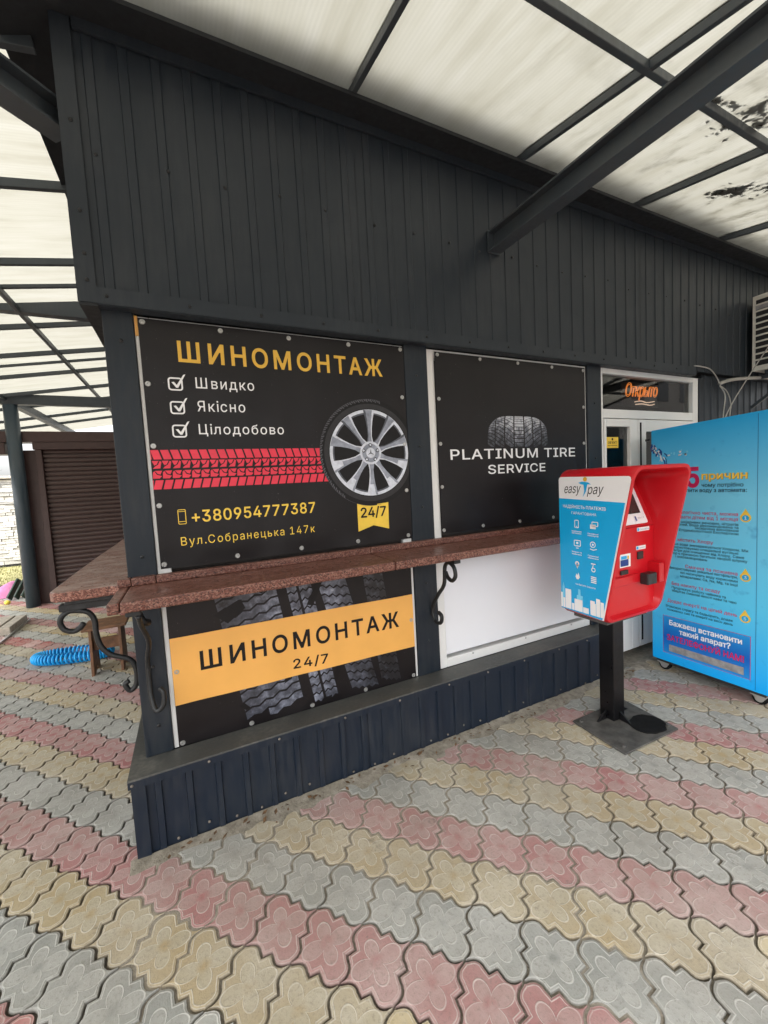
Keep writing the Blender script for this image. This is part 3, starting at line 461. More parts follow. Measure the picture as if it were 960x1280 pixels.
 'з': (343, '152,-4 117,2 86,15 61,32 51,43 43,54 37,67 33,81 31,95 94,95 96,85 100,76 108,68 117,61 129,55 156,48 171,47 202,52 216,57 227,65 237,74 243,84 248,96 249,109 247,122 243,134 236,144 226,154 213,161 198,167 182,170 138,171 138,217 178,218 193,221 205,226 217,233 226,242 233,252 237,263 238,276 237,288 234,299 228,309 220,318 210,325 199,330 187,333 173,334 159,333 145,330 133,326 112,312 105,303 100,292 99,281 40,281 41,296 45,310 51,323 68,346 80,356 107,371 122,377 138,381 173,384 192,383 225,376 239,370 253,362 264,353 274,343 283,332 294,307 297,293 298,279 297,263 293,249 286,236 277,224 266,214 254,207 240,201 225,197 225,194 246,190 263,183 278,175 291,164 300,151 307,137 311,122 313,104 312,89 308,75 302,61 294,48 273,26 259,17 228,3 191,-4'),
 'и': (411, '358,0 296,0 296,274 293,274 111,0 53,0 53,379 114,379 114,104 118,104 300,379 358,379'),
 'й': (411, '358,0 296,0 296,274 293,274 111,0 53,0 53,379 114,379 114,104 118,104 300,379 358,379 | 205,433 179,436 167,440 155,446 135,461 127,470 114,492 107,516 107,529 151,529 152,518 155,508 166,491 184,480 194,477 205,476 216,477 227,480 244,491 251,499 258,518 259,529 304,529 301,504 297,492 284,470 276,461 256,446 244,440 232,436'),
 'к': (376, '53,0 53,379 114,379 114,215 152,215 288,379 366,379 213,196 368,0 290,0 167,159 114,159 114,0'),
 'л': (400, '6,0 6,56 36,58 48,63 54,67 59,72 67,86 76,118 80,149 84,211 91,379 348,379 348,0 286,0 286,323 149,323 141,159 134,107 129,84 123,64 115,47 105,33 94,21 81,12 65,5 47,1'),
 'м': (535, '53,0 53,379 144,379 252,116 273,41 263,41 278,100 303,168 390,379 482,379 482,0 421,0 421,237 423,354 430,354 399,252 294,0 240,0 150,212 139,239 102,354 111,354 113,279 113,0'),
 'н': (409, '309,223 309,167 99,167 99,223 | 114,379 114,0 53,0 53,379 | 356,379 356,0 295,0 295,379'),
 'о': (415, '207,-8 182,-7 159,-2 137,6 117,16 98,30 82,46 68,64 56,85 46,108 40,133 36,159 34,187 36,216 40,243 46,268 56,291 68,312 82,330 98,346 117,360 137,371 159,378 182,383 207,384 233,383 256,378 278,371 299,360 317,346 333,330 347,312 359,291 369,268 376,243 380,216 381,187 380,159 376,133 369,108 359,85 347,64 333,46 317,30 299,16 278,6 256,-2 233,-7 | 207,46 226,48 242,51 257,57 270,66 282,76 292,89 300,102 307,117 316,151 319,187 316,224 312,242 307,258 300,274 292,287 282,300 270,310 257,319 242,325 226,329 207,330 189,329 173,325 158,319 145,310 134,300 115,274 108,258 103,242 99,224 96,187 99,151 108,117 115,102 134,76 145,66 158,57 173,51'),
 'п': (408, '355,379 355,0 294,0 294,323 114,323 114,0 53,0 53,379'),
 'р': (424, '53,-143 53,379 112,379 112,319 118,319 137,346 161,367 171,373 183,378 212,384 252,383 274,378 294,371 313,361 330,347 345,332 359,313 370,293 379,270 385,245 389,218 390,189 389,160 385,133 379,108 370,84 359,64 346,45 330,29 313,16 294,5 274,-2 252,-7 229,-8 198,-5 184,-1 162,10 138,31 118,59 114,59 114,-143 | 220,47 237,48 253,51 267,57 291,76 301,88 309,101 316,117 321,133 325,151 328,189 325,227 321,245 316,261 301,290 291,301 280,311 267,319 253,325 237,329 220,330 203,329 174,320 161,312 150,302 140,291 132,278 125,263 120,247 113,210 113,169 120,132 125,115 140,86 150,75 162,65 174,57 188,51 204,48'),
 'с': (396, '182,-7 159,-2 137,6 117,16 98,30 82,46 68,64 56,85 46,108 40,133 36,159 34,187 36,216 40,243 46,268 56,291 68,312 82,330 98,346 117,360 137,371 159,378 182,383 221,384 234,383 260,377 284,368 305,356 315,349 324,341 340,322 353,301 362,277 303,262 298,276 286,295 276,306 257,319 242,325 226,329 207,330 189,329 173,325 158,319 145,310 134,300 115,274 108,258 103,242 99,224 96,187 99,151 108,117 115,102 134,76 145,66 158,57 173,51 207,46 234,49 250,54 271,66 282,76 296,95 304,117 363,102 354,78 334,46 306,21 285,9 261,-1 221,-8'),
 'т': (325, '132,0 132,325 6,325 6,379 319,379 319,325 193,325 193,0'),
 'у': (389, '47,-139 61,-86 88,-90 104,-89 118,-84 124,-80 136,-67 146,-48 163,-1 17,379 84,379 177,121 206,21 184,21 212,121 305,379 371,379 198,-72 184,-97 177,-107 159,-124 139,-136 117,-143 104,-145 77,-145'),
 'ф': (477, '208,-8 183,-7 159,-2 138,6 117,16 99,30 82,46 68,64 56,85 47,108 40,133 36,159 34,187 36,216 40,243 47,268 56,291 68,312 82,330 99,346 117,360 138,371 159,378 183,383 208,384 269,384 294,383 318,378 340,371 360,360 378,346 395,330 409,312 421,291 431,268 438,243 442,216 443,187 442,159 438,133 431,108 421,85 409,64 395,46 378,30 360,16 340,6 318,-2 294,-7 269,-8 | 208,43 269,43 288,45 304,48 319,55 332,64 344,75 354,87 363,101 370,117 375,133 382,169 382,206 375,243 370,260 363,276 344,303 332,314 319,323 304,330 288,334 269,335 208,335 190,334 173,330 159,323 145,314 123,290 115,276 102,243 98,225 95,187 98,151 102,133 115,101 123,87 133,75 145,64 158,55 173,48 | 208,-143 208,509 269,509 269,-143'),
 'х': (379, '21,0 171,218 171,171 29,379 100,379 172,266 207,206 175,206 190,229 216,279 282,379 352,379 209,169 209,214 358,0 287,0 193,148 173,182 205,182 178,136 148,85 91,0'),
 'ц': (415, '53,0 53,379 114,379 114,56 294,56 294,379 355,379 355,0 | 344,-109 344,0 318,0 318,56 405,56 405,-109'),
 'ч': (401, '198,118 166,121 138,127 113,138 92,153 75,173 62,197 55,226 53,258 53,379 114,379 114,258 115,238 120,221 127,206 138,195 151,186 165,180 180,176 216,175 249,179 294,189 324,199 324,143 275,127 255,123 222,119 | 287,0 287,379 348,379 348,0'),
 'ш': (572, '53,379 114,379 114,56 255,56 255,379 316,379 316,56 458,56 458,379 519,379 519,0 53,0'),
 'щ': (582, '53,379 114,379 114,56 255,56 255,379 316,379 316,56 458,56 458,379 519,379 519,0 53,0 | 508,-109 508,0 482,0 482,56 569,56 569,-109'),
 'ы': (511, '104,244 214,244 236,243 256,240 274,235 305,220 317,210 328,198 337,186 344,171 349,156 352,140 353,123 352,106 349,90 344,75 337,61 328,47 304,25 290,16 273,9 255,4 236,1 214,0 53,0 53,379 114,379 114,56 214,56 230,57 245,61 258,66 270,74 280,84 291,107 292,121 291,135 286,148 280,159 270,169 258,177 245,183 230,186 214,187 104,187 | 397,0 397,379 458,379 458,0'),
 'ь': (388, '104,244 214,244 236,243 256,240 274,235 305,220 317,210 328,198 337,186 344,171 349,156 352,140 353,123 352,106 349,90 344,75 337,61 328,47 304,25 290,16 273,9 255,4 236,1 214,0 53,0 53,379 114,379 114,56 214,56 230,57 245,61 258,66 270,74 280,84 291,107 292,121 291,135 286,148 280,159 270,169 258,177 245,183 230,186 214,187 104,187'),
 'ю': (585, '53,0 53,379 111,379 111,0 | 97,162 97,217 235,217 235,162 | 377,-8 352,-7 328,-2 306,6 286,16 268,30 251,46 237,64 226,85 216,108 209,133 205,159 204,187 205,216 209,243 216,268 226,291 237,312 251,330 268,346 286,360 306,371 328,378 352,383 377,384 402,383 426,378 448,371 468,360 486,346 503,330 517,312 529,291 538,268 545,243 549,216 550,187 549,159 545,133 538,108 529,85 517,64 503,46 486,30 468,16 448,6 426,-2 402,-7 | 377,46 412,51 426,57 440,66 451,76 470,102 477,117 486,151 489,187 486,224 482,242 477,258 470,274 451,300 440,310 426,319 412,325 395,329 377,330 359,329 343,325 328,319 315,310 303,300 293,287 285,274 272,242 266,206 266,169 272,134 278,117 285,102 293,89 303,76 315,66 328,57 343,51'),
 'я': (385, '332,0 271,0 271,326 184,326 162,325 142,322 127,316 114,309 105,299 98,288 94,274 93,259 94,244 98,231 105,220 114,211 127,203 143,198 162,195 184,194 298,194 298,142 180,142 145,144 115,150 89,160 68,174 52,192 41,211 34,234 32,259 34,285 41,308 52,328 68,346 89,361 115,371 145,377 180,379 332,379 | 85,0 15,0 122,172 190,172'),
 'є': (396, '182,-7 159,-2 137,6 117,16 98,30 82,46 68,64 56,85 46,108 40,133 36,159 34,187 36,216 40,243 46,268 56,291 68,312 82,330 98,346 117,360 137,371 159,378 182,383 221,384 234,383 260,377 284,368 305,356 315,349 324,341 340,322 353,301 362,277 303,262 298,276 286,295 276,306 257,319 242,325 226,329 207,330 189,329 173,325 158,319 145,310 134,300 115,274 108,258 103,242 99,224 96,187 99,151 108,117 115,102 134,76 145,66 158,57 173,51 207,46 234,49 250,54 271,66 282,76 296,95 304,117 363,102 354,78 334,46 306,21 285,9 261,-1 221,-8 | 86,163 86,218 263,218 263,163'),
 'і': (167, '53,0 53,379 114,379 114,0 | 84,443 67,446 60,449 48,461 44,468 41,483 44,499 48,506 60,517 67,521 84,524 100,521 114,512 123,499 126,491 126,475 119,461 114,455 107,449 92,444'),
 'ї': (167, '53,0 53,379 114,379 114,0 | 156,443 140,446 133,449 122,461 118,468 115,483 118,499 127,512 133,517 148,523 164,523 178,517 184,512 193,499 196,483 193,468 184,455 178,449 164,444 | 12,443 -4,446 -10,449 -17,455 -26,468 -29,483 -26,499 -17,512 -4,520 4,523 20,523 34,517 40,512 46,505 52,491 52,475 46,461 34,449 20,444'),
 'ґ': (304, '231,379 231,473 290,473 290,379 | 290,379 290,323 114,323 114,0 53,0 53,379'),
 '’': (177, '52,318 82,509 151,509 98,318'),
}

_tc = {}
def area(P): return sum(P[i-1][0]*P[i][1]-P[i][0]*P[i-1][1] for i in range(len(P)))/2
def miter(P, d):
    """offset closed loop to its left by d with limited mitres"""
    n = len(P); out = []
    for i in range(n):
        a, b_, c = Vector(P[i-1]), Vector(P[i]), Vector(P[(i+1) % n]); t1 = (b_-a).normalized(); t2 = (c-b_).normalized()
        n1, n2 = Vector((-t1.y, t1.x)), Vector((-t2.y, t2.x)); mm = n1+n2
        if mm.length < .3: out.append(tuple(b_+n1*d)); continue
        mm.normalize(); k = d/max(.42, mm.dot(n1)); out.append((b_.x+mm.x*k, b_.y+mm.y*k))
    return out
def glyphs2d(body, bold, space, shear):
    """contours of each glyph, capital height .728"""
    x = 0; res = []; K = .728/509
    for ch in body:
        if ch == ' ': x += 190*space; continue
        adv, st_ = GLYPHS[ch]; LP = [[tuple(map(int, q.split(','))) for q in l_.split()] for l_ in st_.split(' | ')]
        sg = 1 if max((area(l_) for l_ in LP), key=abs) > 0 else -1
        tr_ = lambda l_: [((x+q[0]+q[1]*shear)*K, q[1]*K) for q in l_]
        res.append([miter(tr_(l_), -sg*bold) if bold else tr_(l_) for l_ in LP]); x += adv*space
    return res
def text2d(body, bold=0., space=1., shear=0.):
    """fill glyph contours by horizontal slabs (non-zero winding) -> trapezoids"""
    key = (body, bold, space, shear)
    if key in _tc: return _tc[key]
    vs, fs = [], []
    for LP in glyphs2d(body, bold, space, shear):
        LP = [[(q[0], round(q[1]*400)/400) for q in l_] for l_ in LP]
        ys = sorted({q[1] for l_ in LP for q in l_}); E_ = []
        for l_ in LP:
            for i in range(len(l_)):
                p, q = l_[i-1], l_[i]
                if p[1] != q[1]: E_.append((p, q, 1) if p[1] < q[1] else (q, p, -1))
        for y0, y1 in zip(ys[:-1], ys[1:]):
            X = []; ym = (y0+y1)/2
            for p, q, w_ in E_:
                if p[1] <= y0 and q[1] >= y1:
                    f = lambda y: p[0]+(q[0]-p[0])*(y-p[1])/(q[1]-p[1])
                    X.append((f(ym), f(y0), f(y1), w_))
            X.sort(); wn = 0
            for i, (xm, xa, xb, w_) in enumerate(X):
                if wn == 0: st = (xa, xb)
                wn += w_
                if wn == 0:
                    k = len(vs); vs += [(st[0], y0, 0), (xa, y0, 0), (xb, y1, 0), (st[1], y1, 0)]; fs.append((k, k+1, k+2, k+3))
    _tc[key] = (vs, fs); return vs, fs
class Print:
    """2-D shapes in surface coordinates (u, v); fn(u, v, layer) -> world point"""
    def __init__(s, fn): s.fn = fn; s.L = {}
    def _b(s, mat, part): return s.L.setdefault((part, mat), B())
    def poly(s, pts, mat, layer=1, part='print'):
        s._b(mat, part).add([s.fn(u, v, layer) for u, v in pts], [tuple(range(len(pts)))])
    def rect(s, u0, u1, v0, v1, mat, layer=1, part='print', nu=2, nv=2):
        s._b(mat, part).grid(lambda a, c: s.fn(a, c, layer), lins(u0, u1, nu), lins(v0, v1, nv))
    def stroke(s, pts, wd, mat, layer=1, part='print', closed=False):
        n = len(pts); L_, R_ = [], []
        for i in range(n):
            if closed: a, c = pts[i-1], pts[(i+1) % n]
            else: a, c = pts[max(0, i-1)], pts[min(n-1, i+1)]
            dx, dy = c[0]-a[0], c[1]-a[1]; l_ = math.hypot(dx, dy) or 1; nx, ny = -dy/l_*wd/2, dx/l_*wd/2
            L_.append((pts[i][0]+nx, pts[i][1]+ny)); R_.append((pts[i][0]-nx, pts[i][1]-ny))
        for i in range(n if closed else n-1):
            j = (i+1) % n; s.poly([L_[i], R_[i], R_[j], L_[j]], mat, layer, part)
    def ring(s, cu, cv, r0, r1, mat, layer=1, a0=0, a1=360, n=48, part='print', clip=None):
        for k in range(n):
            t0, t1 = rad(a0+(a1-a0)*k/n), rad(a0+(a1-a0)*(k+1)/n)
            P = [(cu+r0*math.cos(t0), cv+r0*math.sin(t0)), (cu+r1*math.cos(t0), cv+r1*math.sin(t0)), (cu+r1*math.cos(t1), cv+r1*math.sin(t1)), (cu+r0*math.cos(t1), cv+r0*math.sin(t1))]
            if clip: P = [(min(x, clip), y) for x, y in P]
            if r0 == 0: P = P[1:3]+[P[0]]
            if max(x for x, y in P)-min(x for x, y in P) < 1e-6: continue
            s.poly(P, mat, layer, part)
    def text(s, body, u0, u1, v, cap, mat, layer=1, bold=0., space=1., part='lettering', tilt=0., shear=0., letters=False):
        """fit body between u0 and u1 on baseline v with capital height cap"""
        vs, fs = text2d(body, bold, space, shear=shear)
        if not vs: return
        a, c = min(q[0] for q in vs), max(q[0] for q in vs); k = (u1-u0)/(c-a); h = cap/.728
        if letters:
            x_ = 0
            for ch in body:                                  # each large letter its own piece
                if ch != ' ':
                    v1, f1_ = text2d(ch, bold, space); o_ = x_*.728/509
                    s.L[('letter', mat, len(s.L))] = B().add([s.fn(u0+(q[0]+o_-a)*k, v+q[1]*h+tilt*(q[0]+o_-a)/(c-a), layer) for q in v1], f1_)
                x_ += (GLYPHS[ch][0] if ch != ' ' else 190)*space
            return
        s.L[(part, mat, len(s.L))] = B().add([s.fn(u0+(q[0]-a)*k, v+q[1]*h+tilt*(q[0]-a)/(c-a), layer+.12*q[2]) for q in vs], fs)
    def build(s, parent, names=None):
        for key, b_ in s.L.items():
            o = b_.obj(key[0], key[1], parent, fix=False)
            if len(key) == 2: o['kind'] = 'stuff'
def rrect(u0, u1, v0, v1, r, n=4):
    out = []
    for cx, cy, a in ((u1-r, v1-r, 0), (u0+r, v1-r, 90), (u0+r, v0+r, 180), (u1-r, v0+r, 270)):
        for k in range(n+1):
            t = rad(a+90*k/n); out.append((cx+r*math.cos(t), cy+r*math.sin(t)))
    return out

# ================================================================== GROUND AND PAVING
ground = B().grid(lambda a, c: (a, c, -.014), lins(-60, 60, 13), lins(-60, 60, 13)).obj('ground', 'joint_sand', fix=False)
tag(ground, kind='structure')
L, PHI = .1742, rad(45.9)
AX = Vector((math.cos(PHI), -math.sin(PHI), 0)); AY = Vector((math.sin(PHI), math.cos(PHI), 0))
ORG = Vector((-.07, -.433, 0))
half = [(0, 0), (.045, .016), (.09, .043), (.145, .068), (.205, .079), (.265, .070), (.315, .043), (.352, .006), (.435, -.055)]
EDGE = half + [(1-t, -h) for t, h in reversed(half)]
def outline(step=1):
    E_ = EDGE[::step] if step > 1 else EDGE
    if E_[-1] != (1, 0): E_ = E_+[(1, 0)]
    top = [(-.5+t, .5+h) for t, h in E_]                 # left lobe up, right half dips
    right = [(.5-h*-1*-1, .5-t) for t, h in E_]          # upper half dips in, lower half bulges out
    right = [(.5-h, .5-t) for t, h in E_]
    bot = [(.5-t, -.5-h) for t, h in E_]
    left = [(-.5+h, -.5+t) for t, h in E_]
    return top[:-1]+right[:-1]+bot[:-1]+left[:-1]
OUT = outline()
def inset(poly, d):
    """inside offset that eases off towards the two tapered corners"""
    out = []
    for i, p in enumerate(poly):
        r_ = min(math.hypot(p[0]-.5, p[1]-.5), math.hypot(p[0]+.5, p[1]+.5)); out.append(miter(poly, -min(d, .20*r_+.012))[i])
    return out
def paver_geo(full=True):
    g = .018
    o0 = inset(OUT, g); o1 = inset(OUT, g+.012); o2 = inset(OUT, g+.036); o3 = inset(OUT, g+.066)
    rings = [(o0, -.014, -.1), (o0, -.0055, 0), (o1, -.0015, .25), (o2, 0, .55), (o3, 0, 1.)] if full else [(o0, -.010, -.1), (o1, -.001, .25), (o3, 0, 1.)]
    V, T, E_ = [], [], []
    for pl, z, e in rings:
        for u, v in pl: V.append((AX*u+AY*v)*L+Vector((0, 0, z))); T.append((u, v)); E_.append(e)
    n = len(OUT); F = []
    for k in range(len(rings)-1):
        for i in range(n): F.append((k*n+(i+1) % n, k*n+i, (k+1)*n+i, (k+1)*n+(i+1) % n))
    k = (len(rings)-1)*n; F.append(tuple(k+i for i in reversed(range(n))))
    return V, F, T, E_
def paver_mesh(name, V, F, T, E_, mat):
    me = bpy.data.meshes.new(name); me.from_pydata([tuple(v) for v in V], [], F); me.materials.append(MATS[mat])
    a, e = me.uv_layers.new(name='tile'), me.uv_layers.new(name='edge')
    li = [l.vertex_index for l in me.loops]
    a.data.foreach_set('uv', [x for i in li for x in T[i]]); e.data.foreach_set('uv', [x for i in li for x in (E_[i], 0.)])
    me.polygons.foreach_set('use_smooth', [False]*len(me.polygons)); me.update(); return me
PG = paver_geo(True); PL = paver_geo(False)
COLS = ['paver_red', 'paver_yellow', 'paver_grey']
pm = [paver_mesh('paver', *PG, c) for c in COLS]
cand = []
for i in range(-60, 60):
    for j in range(-60, 60):
        p = ORG + AX*(L*i) - AY*(L*j)
        if not (-5.2 < p.x < 6.2 and -3.6 < p.y < 9.0): continue
        if p.x > -.24 and p.y > -.12: continue
        if p.x < -2.2 and p.y > 7.6: continue
        q = p-CAM; d = q.dot(FWD); vis = False
        if d > .3:
            X, Y = 480+FPX*q.dot(RT)/d, 640-FPX*q.dot(UP)/d; vis = -40 < X < 1000 and -40 < Y < 1320
        cand.append((d if vis else 99, j % 3, p))
cand.sort(key=lambda t: t[0])
stuff = [([], [], [], []) for _ in range(3)]
for k, (d, c, p) in enumerate(cand):
    r = random.Random(k*13+c); tilt = Matrix.Rotation(r.uniform(-.012, .012), 4, 'X') @ Matrix.Rotation(r.uniform(-.012, .012), 4, 'Y')
    M_ = Matrix.Translation(p+Vector((0, 0, r.uniform(-.002, .002)))) @ tilt
    if k < 300:
        o = bpy.data.objects.new('paver', pm[c]); C.objects.link(o); o.parent = ground; o.matrix_local = M_
    else:
        V, F, T, E_ = PL; sv, sf, st, se = stuff[c]; n0 = len(sv)
        sv += [M_ @ v for v in V]; sf += [tuple(x+n0 for x in f) for f in F]; st += T; se += E_
for c in range(3):
    o = link('pavers', paver_mesh('pavers', *stuff[c], COLS[c]), ground); o['kind'] = 'stuff'

# sand swept into the joints near the kiosk
def fill_h(x, y):
    t = max(0, min(1, (y+.98+.35*noise.noise(Vector((x*2.1, y*2.1, 4))))/.40)); t = max(t, min(.85, max(0, .35+1.6*noise.noise(Vector((x*1.6, y*1.6, 9)))))); return -.0132+.0098*t+.0012*noise.noise(Vector((x*30, y*30, 2)))
tag(B().grid(lambda a, c: (a, c, fill_h(a, c)), lins(-.32, 5.4, 190), lins(-2.2, -.1, 90)).obj('joint_sand', 'dirt', smooth=True), 'pale sand filling the paving joints near the kiosk', 'sand', kind='stuff')
# sand and cement smear along the foot of the wall
def dirt_h(x, y):
    d = -(y+.15)
    wd = .06+.05*noise.noise(Vector((x*1.7, 0, 3)))+.05*noise.noise(Vector((x*6, y*6, 1)))
    return .012*(1-d/max(.03, wd))+.004*noise.noise(Vector((x*14, y*14, 5)))-.001
dirt = B().grid(lambda a, c: (a, c, max(-.012, min(.012, dirt_h(a, c)))), lins(-.33, 3.0, 170), lins(-.145, -.42, 20)).obj('dirt_smear', 'dirt', smooth=True)
tag(dirt, 'grey sand and cement smear along the foot of the dark wall', 'dirt', kind='stuff')
lv = B()
for k in range(90):
    x = random.uniform(-.2, 2.9); y = -.165-abs(random.gauss(0, .035)); s_ = random.uniform(.006, .018); a = random.uniform(0, 6.3); z = .014
    e1 = Vector((math.cos(a), math.sin(a), random.uniform(-.2, .5)))*s_; e2 = Vector((-math.sin(a), math.cos(a), random.uniform(-.3, .5)))*s_*.5
    p = Vector((x, y, z)); lv.add([p-e1, p+e2, p+e1, p-e2], [(0, 1, 2, 3)])
tag(lv.obj('leaf_litter', 'leaf_dry', fix=False), 'dry brown leaf crumbs scattered along the wall foot', 'leaves', kind='stuff')

# ================================================================== KIOSK BUILDING
kiosk = empty('kiosk_building', (2.5, 2.0, 0), 'dark grey metal clad kiosk with banners in its windows', 'building')
XR = 6.0
# core: hollow room so that the glazed door looks into a real interior
core = B()
core.box(-.25, 2.72, .075, .12, .02, 3.9)                 # solid behind the banners
core.box(4.12, XR, .04, .12, .02, 3.9)                    # right of the door
core.box(2.72, 4.12, .04, .12, 2.30, 3.9)                 # above the door
core.box(-.25, -.2, .12, 4.6, .02, 3.9); core.box(XR-.1, XR, .12, 4.6, .02, 3.9); core.box(-.2, XR-.1, 4.5, 4.6, .02, 3.9)
core.box(-.2, XR-.1, .12, 4.5, 2.7, 2.8)
core.obj('wall', 'dark_interior', kiosk)
B().box(-.2, XR-.1, .121, 4.499, .0, .03).obj('floor', 'concrete', kiosk)
B().box(-.30, XR+.02, -.03, 4.62, 3.40, 4.25).obj('parapet', 'parapet', kiosk)
B().box(-.5, XR+.2, -.36, 4.8, 4.251, 4.32).obj('roof', 'soffit', kiosk)  # unseen roof, front overhang added to shade the canopy sheets
B().box(-.34, XR+.1, -.40, -.031, 3.60, 3.64).obj('ledge', 'soffit', kiosk)  # unseen ledge, added only to darken the canopy sheets near the wall

def ribbed(x0, x1, z0, z1, y, pitch=.1165, start=None, rib=.030, depth=.0055):
    """profiled sheet facing -Y between x0 and x1"""
    xs = [(x0, 0)]; x = start if start is not None else x0+pitch/2
    while x < x1-rib:
        if x > x0+rib: xs += [(x-rib/2-.004, 0), (x-rib/2, depth), (x+rib/2, depth), (x+rib/2+.004, 0)]
        x += pitch
    xs.append((x1, 0)); b_ = B()
    P = [(x, y-d) for x, d in xs]; n = len(P)
    b_.add([(x, yy, z0) for x, yy in P]+[(x, yy, z1) for x, yy in P]+[(x0, y+.02, z0), (x1, y+.02, z0), (x1, y+.02, z1), (x0, y+.02, z1)],
           [(i, i+1, n+i+1, n+i) for i in range(n-1)]+[(2*n, 2*n+3, 2*n+2, 2*n+1)])
    return b_
SW = 1.165
for k in range(5):
    x0 = -.27+SW*k; x1 = min(x0+SW-.0015, XR)
    ribbed(x0, x1, 2.31, 3.355, -.045-.0015*(k % 2), start=-.216+.1175*round((x0+.216)/.1175+.499)).obj('cladding_sheet', 'cladding', kiosk, fix=False)
for k in range(3):
    x0 = -.30+1.05*k; x1 = min(x0+1.0485, 2.80)
    ribbed(x0, x1, .0, .345, -.137-.0012*(k % 2), pitch=.1165, start=-.21+.1165*round((x0+.21)/.1165+.499), rib=.022, depth=.011).obj('base_sheet', 'base_cladding', kiosk, fix=False)
ribbed(4.16, XR, .0, 2.30, .0, start=4.22).obj('cladding_sheet', 'cladding', kiosk, fix=False)
# side cladding (faces -X)
sb = B(); sb.box(-.318, -.27, -.05, 4.6, 2.29, 3.35); sb.box(-.30, -.262, -.13, 4.6, 0, .345); sb.obj('side_sheet', 'cladding', kiosk)
# corner trim, lower trim, sill flashing
B().prism([(-.068, 3.285), (-.056, 3.285), (-.056, 3.328), (-.068, 3.331)], 'x', -.255, XR-.05).obj('head_trim', 'cladding', kiosk)
B().prism([(-.327, -.058), (-.262, -.058), (-.262, -.054), (-.323, -.054), (-.323, .03), (-.327, .03)], 'z', 2.275, 3.335).obj('corner_trim', 'cladding', kiosk)
t = B(); t.prism([(-.064, 2.272), (-.060, 2.272), (-.060, 2.336), (-.064, 2.336)], 'x', -.265, 3.96); t.box(-.262, 3.96, -.0598, .0, 2.268, 2.2715)
t.obj('lower_trim', 'cladding', kiosk)
B().box(-.323, -.262, -.056, 4.5, 2.262, 2.2745).obj('soffit_flashing', 'soffit', kiosk)
B().prism([(-.155, .346), (-.155, .354), (-.004, .345), (-.004, .337)], 'x', -.315, 2.80).obj('sill', 'sill_metal', kiosk)
B().prism([(-.155, .315), (-.155, .3455), (-.150, .3455), (-.150, .315)], 'x', -.315, 2.80).obj('sill_lip', 'base_cladding', kiosk)
B().prism([(-.3148, .345), (-.3148, .353), (-.20, .344), (-.20, .336)], 'y', -.148, 4.5).obj('sill', 'sill_metal', kiosk)
B().prism([(-.306, -.151), (-.255, -.151), (-.255, -.147), (-.302, -.147), (-.302, -.09), (-.306, -.09)], 'z', .0, .316).obj('corner_trim', 'base_cladding', kiosk)
for x0, x1 in ((-.260, -.150), (1.146, 1.296), (2.655, 2.805)):
    B().box(x0, x1, -.014, .074, .347, 2.30).obj('post', 'post_paint', kiosk, bevel=.004)
B().box(4.105, 4.175, -.012, .05, .0, 2.268).obj('post', 'post_paint', kiosk, bevel=.004)
# L-shaped eave flashing round the wall head
ev = B(); ev.prism([(-.035, 3.330), (-.20, 3.304), (-.20, 3.322), (-.035, 3.40)], 'x', -.5, XR)
ev.prism([(-.318, 3.325), (-.498, 3.255), (-.498, 3.275), (-.318, 3.36)], 'y', -.199, 4.6)
ev.obj('eave_flashing', 'soffit', kiosk)
# window frames
def frame(name, x0, x1, z0, z1, t_, y0=-.0, y1=.06, bars=(), parent=kiosk):
    b_ = B(); b_.box(x0, x0+t_, y0, y1, z0, z1); b_.box(x1-t_, x1, y0, y1, z0, z1)
    b_.box(x0+t_, x1-t_, y0, y1, z0, z0+t_); b_.box(x0+t_, x1-t_, y0, y1, z1-t_, z1)
    for z in bars: b_.box(x0+t_, x1-t_, y0, y1, z-t_/2, z+t_/2)
    return b_.obj(name, 'upvc', parent, bevel=.004)
f1 = frame('window_frame', -.149, 1.144, .346, 2.262, .055, bars=(1.09,))
f2 = frame('window_frame', 1.298, 2.653, .346, 2.262, .055, bars=(1.09,))
B().box(1.352, 2.599, .012, .03, .42, 1.064).obj('panel', 'upvc_panel', f2, bevel=.003)
B().box(-.095, 1.09, .02, .03, .42, 1.064).obj('panel', 'upvc_panel', f1)
for f_, a, c in ((f1, -.095, 1.09), (f2, 1.352, 2.599)):
    B().box(a, c, .025, .031, 1.117, 2.208).obj('pane', 'screen', f_)
B().box(-.147, -.135, -.004, .0, 2.18, 2.262).obj('tape_strip', 'amber_print', f1)
# door with transom
fr_ = B(); X0, X1 = 2.808, 4.103
fr_.box(X0, X0+.028, -.004, .07, .02, 2.268); fr_.box(X1-.08, X1, -.004, .07, .02, 2.268); fr_.box(X0+.028, X1-.08, -.004, .07, 2.228, 2.268); fr_.box(X0+.028, X1-.08, -.004, .07, 1.90, 1.966)
door = fr_.obj('door_frame', 'upvc', kiosk, bevel=.004)
B().add([(X0+.028, .03, 1.966), (X1-.08, .03, 1.966), (X1-.08, .03, 2.228), (X0+.028, .03, 2.228)], [(0, 1, 2, 3)]).obj('pane', 'glass', door, fix=False)
lf = B(); lf.box(2.838, 2.862, -.012, .05, .05, 1.893); lf.box(3.142, 3.238, -.012, .05, .05, 1.893); lf.box(2.862, 3.142, -.012, .05, 1.835, 1.893); lf.box(2.862, 3.142, -.012, .05, .05, .75)
dl = lf.obj('door_leaf', 'upvc', kiosk, bevel=.004)
B().add([(2.862, .015, .75), (3.142, .015, .75), (3.142, .015, 1.835), (2.862, .015, 1.835)], [(0, 1, 2, 3)]).obj('pane', 'glass', dl, fix=False)
lf = B(); lf.box(3.246, 3.345, -.012, .05, .05, 1.893); lf.box(3.93, 4.02, -.012, .05, .05, 1.893); lf.box(3.345, 3.93, -.012, .05, 1.80, 1.893); lf.box(3.345, 3.93, -.012, .05, .05, .75)
